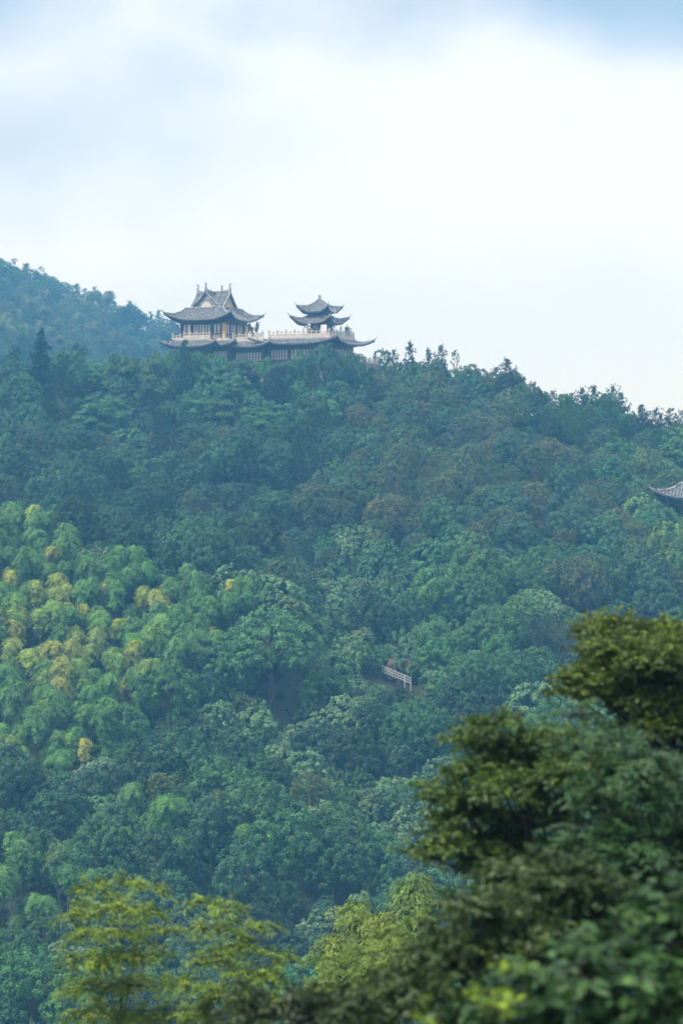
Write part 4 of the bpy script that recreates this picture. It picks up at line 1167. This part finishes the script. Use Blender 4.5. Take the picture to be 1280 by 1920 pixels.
# -- ridge line right of the temple: pines and broken tops against the sky
for i, (u, v, k, s) in enumerate([(765, 641, 'spindly_pine', 0.8), (742, 655, 'spindly_pine', 0.5), (800, 655, 'pine_tree', 0.6), (829, 647, 'spindly_pine', 0.7), (852, 658, 'spindly_pine', 0.6), (812, 668, 'oak_tree', 0.7),
                               (878, 680, 'oak_tree', 0.75), (905, 688, 'oak_tree', 0.6), (948, 672, 'spindly_pine', 0.9), (925, 690, 'spindly_pine', 0.6), (982, 708, 'pine_tree', 0.75), (1000, 716, 'broadleaf_tree', 0.6),
                               (1018, 728, 'oak_tree', 0.6), (1042, 732, 'spindly_pine', 0.6), (1068, 738, 'pine_tree', 0.6), (1085, 728, 'pine_tree', 0.8), (1110, 724, 'pine_tree', 0.95), (1142, 724, 'pine_tree', 0.8),
                               (1165, 738, 'pine_tree', 0.7), (1205, 760, 'pine_tree', 0.8), (1228, 764, 'spindly_pine', 0.6), (1250, 766, 'pine_tree', 0.85), (1275, 770, 'pine_tree', 0.7), (1300, 775, 'pine_tree', 0.8)]):
    Yr = float(np.interp(u, [660, 900, 1280], [592, 565, 540])) - R0.uniform(0, 8)
    put(k, 'dark' if 'pine' in k else 'grey', u, Yr, s, top_v=v, color=jit((0.022, 0.055, 0.035) if u < 1060 else (0.026, 0.075, 0.038)) if 'pine' in k else None,
        label=f'{NOUN[k]} breaking the skyline ' + ('just right of the temple' if u < 790 else 'a little right of the temple' if u < 870 else 'midway along the right ridge' if u < 990 else 'where the right ridge dips' if u < 1076 else 'in the clump on the right ridge' if u < 1180 else 'at the right end of the ridge'))

for u_, v_, s_ in ((706, 1284, 0.55), (655, 1268, 0.8), (742, 1296, 0.5), (615, 1270, 0.8), (715, 1312, 0.7), (780, 1306, 0.6), (690, 1232, 0.6)):
    put('vine_draped_tree', 'pale', u_, RY - 3 if v_ > 1240 else RY + 6, s_, top_v=v_)
for k_ in range(46):
    u_ = 700 + k_ * 13.5 + R0.uniform(-5, 5)
    Yr = float(np.interp(u_, [660, 900, 1280], [590, 563, 538])) - R0.uniform(0, 9)
    kd = R0.choice(['oak_tree', 'oak_tree', 'broadleaf_tree', 'pine_tree'])
    cn = {'oak_tree': R0.choice(['grey', 'olive', 'mid']), 'broadleaf_tree': R0.choice(['blue', 'teal', 'mid']), 'pine_tree': 'dark'}[kd]
    put(kd, cn, u_, Yr, R0.uniform(0.5, 0.8), top_v=skyline(u_) + R0.uniform(3, 20))

for k_ in range(26):
    u_ = 1010 + k_ * 11.5 + R0.uniform(-4, 4)
    Yr = float(np.interp(u_, [660, 900, 1280], [588, 560, 535])) - R0.uniform(0, 6)
    put('camphor_tree', R0.choice(['mid', 'blue', 'teal']), u_, Yr, R0.uniform(0.45, 0.6), top_v=skyline(u_) + R0.uniform(24, 44))
for u_, Y_, v_, s_ in ((352, 561, 655, 0.55), (372, 559, 657, 0.6), (395, 560, 660, 0.55), (322, 562, 652, 0.5), (410, 556, 664, 0.6)):
    put('camphor_tree', 'teal', u_, Y_, s_, top_v=v_)

# -- the front hill
def fill(n_try, spacing, umin=-70, umax=1350, y0=232, y1=600, under=False):
    for _ in range(n_try):
        # uniform over the ground
        Y = math.sqrt(R0.uniform(y0 * y0, y1 * y1)); u = R0.uniform(umin, umax)
        x = (u - 640) / F * Y
        Yc = float(np.interp(u, [-400, 0, 400, 660, 900, 1280, 1700], [545, 560, 600, 600, 565, 540, 530]))
        if Y > Yc + 4 or in_temple(x, Y, 1.0) or in_side(x, Y): continue
        z = hz(x, Y)
        v = 960 - (z + 6.0) / Y * F
        kind, cn = choose(u, v)
        if under:
            if kind == 'bamboo': continue
            kind = 'shrub'
        var = R0.randrange(12)
        size = R0.random()
        if kind == 'bamboo' and v > 1440: kind = 'young_bamboo'
        if kind in ('broadleaf_tree', 'oak_tree', 'vine_draped_tree') and size < 0.45: kind = {'broadleaf_tree': 'small_broadleaf_tree', 'oak_tree': 'small_oak', 'vine_draped_tree': 'vine_mound'}[kind]
        if COUNT.get(kind, 0) >= LIMIT[kind]: continue
        if 'bamboo' in kind:
            sc = R0.uniform(0.62, 1.16)
            if cn is None:
                g = math.exp(-ell(u, v, 100, 1210, 170, 110)) * 0.8 + 0.06
                q = R0.random()
                cn = 'gold' if q < g * 0.5 else 'lime' if q < g else 'bamboo'
            if cn != 'bamboo' and kind == 'bamboo': kind = 'golden_bamboo'
            sp = 1.9 * spacing
        else:
            sc = (R0.uniform(0.46, 0.82) if size < 0.45 else R0.uniform(0.76, 1.25)) * (1.0 if kind != 'shrub' else R0.uniform(0.7, 1.2))
            sp = K[kind][var % len(K[kind])]['rad'] * sc * 2 * spacing * 0.58
        if not free(x, Y, sp): continue
        top = top_of(kind, var) * sc * 0.97
        sz = R0.uniform(0.88, 1.15)
        lim = skyline(u) + R0.uniform(0, 10)
        vt = 960 - (z + top * sz) / Y * F
        # nothing may hide the path railing or the side pavilion roof
        rpx = K[kind][var % len(K[kind])]['rad'] * sc / Y * F
        if 705 - rpx < u < 782 + rpx and Y < RY + 2.5 and vt < 1274 + max(0, u - 716) * 0.35 and 960 - (z + 1) / Y * F > 1240: continue
        if 1205 < u < 1330 and vt < 940 and v > 880 and Y < 480:
            sz *= max(0.3, ((960 - 945) / F * Y - z) / (top * sz))
            if sz < 0.45: continue
        if vt < lim:
            sz = ((960 - lim) / F * Y - z) / top
            if sz < 0.35: continue
        put_(kind, cn, u, x, Y, z, sc, sz, var, sp)

def put_(kind, cn, u, x, Y, z, sc, sz, var, sp):
    grid.setdefault((int(x // 5), int(Y // 5)), []).append((x, Y, sp))
    COUNT[kind] = COUNT.get(kind, 0) + 1
    vt = 960 - (z + top_of(kind, var) * sc * sz * 0.8) / Y * F
    size = ('slim ' if sc < 0.8 else 'broad ' if sc > 1.0 else '') if 'bamboo' in kind else 'small ' if sc < 0.78 else 'tall ' if sc * sz > 1.1 and kind != 'shrub' else ''
    lab = f'{size}{WORD[cn]} {NOUN[kind]} {zone(u, vt)}'
    plant(kind, x, Y, z - 0.4, sc, jit(COL[cn]), lab, R0.uniform(0, 6.28), sz, var, GROUP[kind])

fill(9000, 1.0, umin=-70, umax=480, y0=320, y1=450)
fill(16000, 1.0)
fill(9000, 0.62, under=True)

# -- the hill behind on the left: small pointed trees along its crest, paler bamboo on its flank
def back_hill():
    n = 0
    pts = []
    for _ in range(6000):
        u = R0.uniform(-60, 500); Y = R0.uniform(660, 1156)
        x = (u - 640) / F * Y; z = hz(x, Y)
        vb = float(np.interp(u, [-300, 0, 100, 200, 310, 480, 640], [400, 535, 572, 604, 640, 705, 775]))
        vg = 960 - z / Y * F
        if vg > 745: continue
        if any((a - x) ** 2 + (b - Y) ** 2 < 5.6 ** 2 for a, b in pts): continue
        crest = Y > 1120
        q = R0.random()
        pale = u < 230 and 590 < vg < 700 and not crest and q < 0.35
        kind = 'pale_bamboo' if pale else ('pine_tree' if q < (0.75 if crest else 0.35) else 'broadleaf_tree' if q < 0.8 else 'oak_tree')
        if kind == 'broadleaf_tree' and COUNT.get(kind, 0) >= 299: kind = 'oak_tree'
        if kind == 'pine_tree' and crest and R0.random() < 0.5: kind = 'spindly_pine'
        if COUNT.get(kind, 0) >= 299: kind = 'camphor_tree'
        pts.append((x, Y))
        sc = R0.uniform(0.85, 1.25) * (0.8 if crest else 1.0) if kind != 'pale_bamboo' else R0.uniform(1.1, 1.7)
        cn = 'olive' if kind == 'pale_bamboo' else 'dark' if 'pine' in kind else R0.choice(['blue', 'dark', 'mid', 'grey']) if kind != 'oak_tree' else 'grey'
        var = R0.randrange(12)
        sz = R0.uniform(0.8, 1.15)
        col = jit(COL[cn]) if kind != 'pale_bamboo' else jit((0.085, 0.125, 0.065))
        zn = 'on the crest of the far left hill' if crest else 'high on the far left hill' if vg < 620 else 'on the flank of the far left hill' if vg < 680 else 'at the foot of the far left hill'
        COUNT[kind] = COUNT.get(kind, 0) + 1
        plant(kind, x, Y, z - 0.4, sc, col, f'{WORD[cn] if kind != "pale_bamboo" else "pale yellowish"} {NOUN[kind]} {zn} ' + ('by the left edge' if u < 90 else 'toward its middle' if u < 210 else 'near the temple'), R0.uniform(0, 6.28), sz, var, GROUP[kind])
        n += 1
    return n
nb = back_hill()
# low undergrowth that closes the floor of the wood (nobody could count it)
def undergrowth():
    r = np.random.default_rng(77)
    n = 11000
    Y = np.sqrt(r.uniform(225.0 ** 2, 590.0 ** 2, n)); u = r.uniform(-90, 1370, n)
    x = (u - 640) / F * Y
    dx, dy = x - O0.x, Y - O0.y
    p, q = CP * dx - SP * dy, SP * dx + CP * dy
    keep = ~((p > -6.5) & (p < 31) & (q > -7.8) & (q < 10))
    x, Y = x[keep], Y[keep]; n = len(x)
    z = H(x, Y)
    rad = r.uniform(0.6, 1.1, n)
    P = clump_leaves(r, np.stack([x, Y, z + 0.35], -1), np.tile([0, 0, 1.0], (n, 1)), rad, 12, (0.4, 0.7), (0.25, 0.42), 0.6, 0.4)
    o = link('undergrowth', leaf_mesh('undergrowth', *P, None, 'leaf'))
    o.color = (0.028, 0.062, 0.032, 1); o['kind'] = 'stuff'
    o['label'] = 'low green undergrowth between the trees of the hillside'; o['category'] = 'undergrowth'
undergrowth()


# ------------------------------------------------------------------ near plants at the bottom and right
def near_plant(name, label, cat_, base_u, base_Y, boughs, leaf, color, dens=1.0, seed=1, trunk_r=0.06, nj=0.6, up=0.35, young_lit=0.2, tip_young_lit=0.3, mat='near_leaf', depth=0.9, group=None, twig=(13, 2.2, 4.6, 0.1), mb_mat='dark_bark', kind='clump', trunk_name='trunk', crown_name='crown'):
    """boughs: (u, v, ru, rv, Y) in photo terms, turned into ellipsoids that stand in the place; limbs run from the foot to each"""
    r = np.random.default_rng(seed)
    bx = (base_u - 640) / F * base_Y
    base = np.array([bx, base_Y, hz(bx, base_Y) - 0.2])
    t = thing(name, label, cat_, tuple(base), 0, group)
    parts = []; mb = MB()
    cs = np.mean([np.array(at(b[0], b[1], b[4])) for b in boughs], 0) - base
    fork = cs * np.array([0.92, 0.92, 0.85])
    mb.tube([(0, 0, -0.3), fork * [0.3, 0.3, 0.5], fork], [trunk_r * 1.2, trunk_r, trunk_r * 0.75], 8)
    yall = []
    for (u, v, ru, rv, Y) in boughs:
        c = np.array(at(u, v, Y)) - base; k = Y / F
        ra = np.array([ru * k, max(ru, rv) * k * depth, rv * k])
        m1 = (fork + c) / 2 + np.array([0, 0, 0.12 * np.linalg.norm(c - fork)])
        mb.tube([fork, m1, c, c + np.array([0, 0, ra[2] * 0.5])], [trunk_r * 0.32, trunk_r * 0.2, trunk_r * 0.1, 0.004], 5)
        Lm = (leaf[0] + leaf[1]) / 2; Wm = (leaf[2] + leaf[3]) / 2
        area = 4 * math.pi * ((ra[0] * ra[1]) ** 1.6 / 3 + (ra[0] * ra[2]) ** 1.6 / 3 + (ra[1] * ra[2]) ** 1.6 / 3) ** (1 / 1.6)
        nl = int(dens * 2.1 * area / (0.5 * Lm * Wm))
        # leafy twigs: they leave the inside of the bough, run outward and carry leaves on both sides
        per = twig[0]; m = max(4, nl // per)
        d = rand_dirs(r, m, -0.5); cen = c + d * ra * r.uniform(0.15, 0.78, (m, 1))
        aa = r.uniform(0, 6.28, m)
        dd = nrm(d * [1, 1, 0.55] + 0.6 * np.stack([np.cos(aa), np.sin(aa), r.uniform(-0.2, 0.7, m)], -1))
        ln = Lm * r.uniform(twig[1], twig[2], m)
        s = r.uniform(0.05, 1.05, (m, per))
        Cc = cen[:, None, :] + dd[:, None, :] * (ln[:, None] * s)[..., None]
        Cc[..., 2] -= (ln[:, None] * s ** 2) * twig[3]
        sd = nrm(np.cross(dd, [0, 0, 1.0])); sg = np.where(r.uniform(0, 1, (m, per)) < 0.5, -1, 1)
        T = dd[:, None, :] * 0.8 + sd[:, None, :] * sg[..., None] * 0.9 + r.normal(0, 0.25, (m, per, 3)) + np.array([0, 0, -0.35 - twig[3] * 0.3])
        Cc = Cc + nrm(T) * Lm * 0.4 + r.normal(0, 0.12 * Lm, (m, per, 3))
        N = nrm(np.array([0, 0, 1.0]) * up + d[:, None, :] * 0.5 + r.normal(0, nj, (m, per, 3)))
        kk = m * per
        tint = np.clip(r.normal(0.5, 0.15, (m, 1)) + r.normal(0, 0.14, (m, per)), 0, 1).reshape(kk)
        for q in range(0, m, 2):
            mb.tube([c + (cen[q] - c) * 0.3, cen[q], cen[q] + dd[q] * ln[q] * 0.8 - [0, 0, ln[q] * 0.64 * twig[3]]], [0.006, 0.004, 0.0015], 3)
        P = (Cc.reshape(kk, 3), N.reshape(kk, 3), T.reshape(kk, 3), r.uniform(leaf[0], leaf[1], kk), r.uniform(leaf[2], leaf[3], kk), tint)
        hgt = np.repeat((d[:, 2] > 0.2) * 1.0, per) * s.reshape(kk)  # outer leaves of upper twigs: new growth plus painted-in light from above
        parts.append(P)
        yall.append(np.clip(r.normal(young_lit, 0.18, len(P[0])) + hgt * r.normal(tip_young_lit, 0.2, len(P[0])), 0, 1))
    P = cat(parts)
    mb.build(trunk_name, M[mb_mat], t)
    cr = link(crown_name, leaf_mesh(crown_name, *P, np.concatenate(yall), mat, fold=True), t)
    cr.color = (*color, 1)
    return t

def B(Y, *l): return [(*b, Y + R0.uniform(-0.03, 0.03) * Y) for b in l]

SPR, FRO, TWG = (20, 1.8, 3.2, 0.5), (24, 3.0, 5.2, 0.5), (14, 2.0, 4.4, 0.12)
near_plant('tree', 'dark olive tree with small crowded leaves reaching in from the right edge', 'tree', 1430, 27,
    B(27, (1120, 1185, 36, 18), (1165, 1175, 30, 14), (1195, 1205, 55, 22), (1245, 1190, 50, 18), (1300, 1215, 50, 26), (1140, 1245, 52, 20), (1215, 1262, 70, 24), (1095, 1278, 46, 12), (1062, 1296, 26, 8), (1140, 1300, 62, 16),
      (1205, 1325, 56, 20), (1270, 1300, 60, 26), (1265, 1345, 60, 22), (1232, 1372, 42, 12), (1320, 1280, 70, 40), (1320, 1350, 70, 40), (1112, 1218, 24, 12), (1270, 1250, 50, 22), (1190, 1300, 60, 24), (1240, 1320, 60, 26), (1200, 1362, 46, 12), (1275, 1375, 60, 18), (1225, 1240, 60, 20), (1165, 1220, 50, 20),
      (1400, 1200, 70, 40), (1480, 1260, 80, 50), (1420, 1340, 80, 50), (1560, 1230, 70, 50), (1530, 1370, 80, 60), (1380, 1410, 60, 30), (1640, 1320, 80, 60), (1480, 1450, 80, 40)),
    (0.043, 0.074, 0.018, 0.030), (0.070, 0.116, 0.024), 1.3, 101, 0.07, young_lit=0.08, tip_young_lit=0.6, twig=TWG)
near_plant('tree', 'green bushy tree with small olive leaves spreading left in front of the hillside', 'tree', 1150, 24,
    B(24, (930, 1362, 40, 14), (862, 1386, 20, 8), (900, 1392, 40, 14), (985, 1395, 52, 18), (1045, 1392, 52, 18), (950, 1430, 62, 20), (885, 1452, 50, 16), (815, 1484, 26, 9), (850, 1500, 46, 14), (880, 1528, 56, 18), (795, 1602, 30, 8), (850, 1592, 60, 14), (910, 1580, 66, 18),
      (955, 1485, 80, 28), (1010, 1540, 90, 30), (1055, 1465, 64, 26), (930, 1620, 70, 20), (840, 1556, 36, 12), (1100, 1515, 70, 34), (1150, 1445, 60, 26), (1200, 1560, 80, 40), (1000, 1610, 90, 30), (1110, 1610, 80, 40), (1010, 1440, 60, 20), (1090, 1420, 50, 18),
      (1180, 1680, 90, 60), (1080, 1720, 90, 50), (1290, 1500, 70, 50), (1320, 1620, 90, 60), (1260, 1720, 90, 60), (980, 1720, 80, 50), (1180, 1800, 90, 60), (1060, 1850, 90, 60), (1320, 1820, 90, 60), (1180, 1950, 100, 70)),
    (0.040, 0.066, 0.017, 0.028), (0.064, 0.120, 0.028), 1.2, 102, 0.07, young_lit=0.05, tip_young_lit=0.45, twig=TWG)
near_plant('feathery_tree', 'pale green feathery tree with drooping fronds at the right edge', 'tree', 1240, 21,
    B(21, (1140, 1385, 40, 12), (1065, 1343, 32, 8), (1200, 1425, 50, 14), (1260, 1450, 46, 18), (1150, 1475, 50, 16), (1225, 1500, 60, 18), (1120, 1560, 46, 14), (1190, 1580, 52, 18), (1260, 1560, 52, 22), (1250, 1630, 52, 20), (1170, 1640, 52, 16), (1100, 1600, 34, 10), (1080, 1400, 30, 10),
      (1330, 1480, 55, 20), (1340, 1560, 60, 22), (1320, 1660, 60, 22), (1410, 1520, 60, 22), (1420, 1620, 60, 24), (1240, 1710, 60, 20), (1350, 1740, 60, 22), (1460, 1700, 60, 24)),
    (0.06, 0.10, 0.014, 0.022), (0.050, 0.120, 0.042), 1.3, 103, 0.05, young_lit=0.03, tip_young_lit=0.05, twig=FRO, nj=0.3, up=1.0)
near_plant('leafy_shrub', 'brownish green shrub with rounded leaves filling the bottom right', 'shrub', 900, 18,
    B(18, (975, 1650, 80, 28), (1060, 1650, 70, 30), (885, 1705, 60, 28), (965, 1730, 90, 46), (825, 1775, 50, 30), (885, 1815, 90, 50), (745, 1845, 46, 26), (1010, 1810, 100, 60), (800, 1880, 80, 40), (1080, 1730, 70, 50), (690, 1905, 60, 26), (920, 1910, 100, 40), (1110, 1680, 60, 30)),
    (0.040, 0.066, 0.020, 0.032), (0.052, 0.094, 0.030), 1.2, 104, 0.05, young_lit=0.03, tip_young_lit=0.2, nj=0.5, twig=TWG)
near_plant('leafy_shrub', 'dark glossy shrub low at the bottom between the yellow bamboo and brownish shrub', 'shrub', 540, 19,
    B(19, (490, 1900, 44, 20), (525, 1872, 26, 12), (570, 1905, 56, 24), (615, 1885, 42, 20), (440, 1925, 40, 12), (640, 1900, 40, 18)),
    (0.05, 0.08, 0.024, 0.038), (0.034, 0.058, 0.026), 1.0, 105, 0.04, young_lit=0.12, tip_young_lit=0.35, twig=TWG)
near_plant('broad_leaved_shrub', 'shrub with large glossy bluish green leaves in the bottom right corner', 'shrub', 1150, 14,
    B(14, (1150, 1785, 60, 26), (1235, 1755, 60, 34), (1090, 1845, 75, 34), (1215, 1840, 80, 40), (985, 1895, 70, 24), (1090, 1905, 80, 30), (1290, 1710, 40, 44), (915, 1912, 34, 14), (1270, 1900, 80, 40),
      (1370, 1740, 80, 60), (1400, 1850, 90, 70), (1480, 1780, 80, 60), (1150, 1980, 100, 60), (1330, 1990, 100, 60), (1500, 1920, 90, 70)),
    (0.085, 0.135, 0.040, 0.060), (0.044, 0.108, 0.034), 1.1, 106, 0.03, young_lit=0.03, tip_young_lit=0.15, up=1.1, nj=0.45, mat='glossy_leaf', twig=(9, 1.8, 3.4, 0.1))
near_plant('leafy_shrub', 'sprig of bright yellow green leaves near the bottom edge', 'shrub', 930, 13,
    B(13, (915, 1868, 16, 14), (940, 1880, 14, 12), (925, 1895, 16, 14), (960, 1832, 8, 8), (790, 1908, 8, 8)),
    (0.036, 0.058, 0.018, 0.028), (0.17, 0.27, 0.03), 0.7, 107, 0.006, young_lit=0.1, tip_young_lit=0.2, twig=(8, 1.5, 3, 0.1))
YB = (0.15, 0.235, 0.030)
near_plant('bamboo', 'bright yellow green bamboo at the bottom left, tallest of the near ones', 'bamboo', 225, 38,
    B(38, (175, 1668, 36, 14), (230, 1655, 30, 14), (275, 1665, 26, 12), (150, 1710, 36, 16), (215, 1700, 44, 18), (275, 1712, 34, 14), (165, 1752, 34, 14), (230, 1748, 40, 16), (300, 1745, 30, 14), (160, 1800, 44, 20), (225, 1795, 46, 18), (285, 1790, 34, 16), (150, 1852, 40, 20), (225, 1850, 52, 22), (290, 1842, 34, 16), (180, 1902, 50, 22), (255, 1908, 50, 22), (325, 1900, 42, 20)),
    (0.075, 0.12, 0.015, 0.024), YB, 0.52, 108, 0.03, young_lit=0.03, tip_young_lit=0.16, mb_mat='culm', trunk_name='culm', crown_name='foliage', twig=SPR, nj=0.36, up=1.0)
near_plant('bamboo', 'yellow green bamboo at the bottom, between the tallest one and the shrubs', 'bamboo', 430, 36,
    B(36, (380, 1695, 24, 12), (425, 1705, 30, 12), (395, 1740, 36, 18), (455, 1735, 28, 12), (495, 1738, 20, 8), (450, 1775, 44, 16), (515, 1800, 36, 12), (400, 1800, 44, 18), (480, 1830, 54, 16), (360, 1850, 42, 18), (430, 1872, 54, 20), (380, 1905, 46, 18), (500, 1880, 46, 18)),
    (0.075, 0.12, 0.015, 0.024), (0.14, 0.222, 0.032), 0.55, 109, 0.03, young_lit=0.03, tip_young_lit=0.16, mb_mat='culm', trunk_name='culm', crown_name='foliage', twig=SPR, nj=0.36, up=1.0)
near_plant('bamboo', 'yellow green bamboo half hidden behind the brownish shrub', 'bamboo', 690, 44,
    B(44, (775, 1730, 30, 14), (735, 1755, 34, 16), (690, 1790, 40, 18), (640, 1815, 40, 18), (600, 1800, 20, 10), (710, 1830, 50, 20), (650, 1855, 46, 18), (600, 1850, 30, 12), (770, 1790, 40, 20)),
    (0.075, 0.12, 0.015, 0.024), (0.14, 0.22, 0.034), 0.5, 110, 0.03, young_lit=0.05, tip_young_lit=0.25, mb_mat='culm', trunk_name='culm', crown_name='foliage', twig=SPR, nj=0.36, up=1.0)
for i, (u, v, Y, s, w) in enumerate([(688, 1678, 112, 0.6, 'leftmost of the lime bamboos behind the brownish shrub'), (728, 1705, 108, 0.6, 'low lime bamboo between two taller ones behind the brownish shrub'), (778, 1632, 118, 0.75, 'tallest lime bamboo standing above the brownish shrub'), (640, 1760, 104, 0.6, 'lime bamboo low beside the dark glossy shrub'), (760, 1755, 100, 0.6, 'drooping lime bamboo touching the brownish shrub top')]):
    put('tall_bamboo', 'lime', u, Y, s, label=w, top_v=v, color=jit((0.15, 0.21, 0.035) if i != 2 else (0.10, 0.17, 0.035)))

# every label singles out its plant: kind, size and colour first, then the landmarks it stands level with and below
from collections import defaultdict
COLS = [(60, 'at the left edge'), (130, 'below the cedar'), (220, 'right of the cedar'), (305, 'left of the hall'), (400, 'below the left hall eave'), (500, 'below the right hall eave'), (560, 'below the terrace middle'),
        (650, 'below the tiered pavilion'), (725, 'below the terrace tip'), (800, 'right of the terrace tip'), (890, 'right of centre'), (985, 'below the skyline pine'), (1085, 'below the ridge dip'), (1190, 'below the ridge clump'), (9999, 'at the right edge')]
ROWS = [(700, 'on the ridge'), (770, 'just under the ridge'), (840, 'high on the slope'), (905, 'above the side pavilion'), (965, 'level with the side pavilion'), (1030, 'just above the grove'), (1090, 'level with the grove top'), (1150, 'in line with the grove'),
        (1210, 'level with the domed tree'), (1275, 'level with the railing'), (1340, 'just under the railing'), (1420, 'under the grove'), (1500, 'low on the slope'), (1580, 'lower still'), (1660, 'level with near bamboo tops'), (1750, 'behind the near bamboo'), (9999, 'at the slope foot')]
SEPS = (' just under', ' high on', ' on the', ' halfway', ' on lower', ' low on', ' near the slope', ' at the slope', ' at the foot', ' breaking the', ' in line')
def split_by(recs, key, words):
    recs = sorted(recs, key=key); n = len(words); m = len(recs)
    return [(r_, words[min(n - 1, i * n // m)]) for i, r_ in enumerate(recs)]
_by = defaultdict(list)
for o, x, y, z in SEEN:
    if 'group' not in o.keys() or 'far left hill' in o['label']: continue
    if 'skyline' in o['label'] or o.name.startswith('tall_bamboo'): continue
    pu, pv = 640 + F * x / y, 960 - F * z / y
    head = o['label']
    for sep in SEPS: head = head.split(sep)[0]
    lab = head + ' ' + next(w for q, w in ROWS if pv < q) + ', ' + next(w for q, w in COLS if pu < q)
    _by[lab].append((o, pu, pv))
for o, x, y, z in SEEN:
    if 'group' in o.keys() and ('far left hill' in o['label'] or 'skyline' in o['label']):
        _by[o['label']].append((o, 640 + F * x / y, 960 - F * z / y))
for lab, v in _by.items():
    if len(v) == 1: v[0][0]['label'] = lab; continue
    if len(v) == 2: gs = [(r_, w + ' ') for r_, w in split_by(v, lambda q: q[1], ('left', 'right'))]
    elif len(v) == 3: gs = [(r_, w + ' ') for r_, w in split_by(v, lambda q: q[1], ('leftmost', 'middle', 'rightmost'))]
    else:
        gs = []
        rows_ = ('upper', 'lower') if len(v) <= 6 else ('topmost', 'upper', 'lower', 'lowest')
        tmp = defaultdict(list)
        for r_, w in split_by(v, lambda q: q[2], rows_): tmp[w].append(r_)
        for w, rr in tmp.items():
            ws = ('',) if len(rr) == 1 else ('left ', 'right ') if len(rr) == 2 else ('leftmost ', 'middle ', 'rightmost ') if len(rr) == 3 else ('leftmost ', 'left ', 'right ', 'rightmost ')
            gs += [(r_, w + ' ' + w2) for r_, w2 in split_by(rr, lambda q: q[1], ws)]
    for r_, w in gs:
        full = (w + lab).replace('  ', ' ')
        ww = full.split()
        r_[0]['label'] = full if len(full.replace('-', ' ').split()) <= 16 else ' '.join(x_ for x_ in ww if x_ not in ('the', 'dense'))
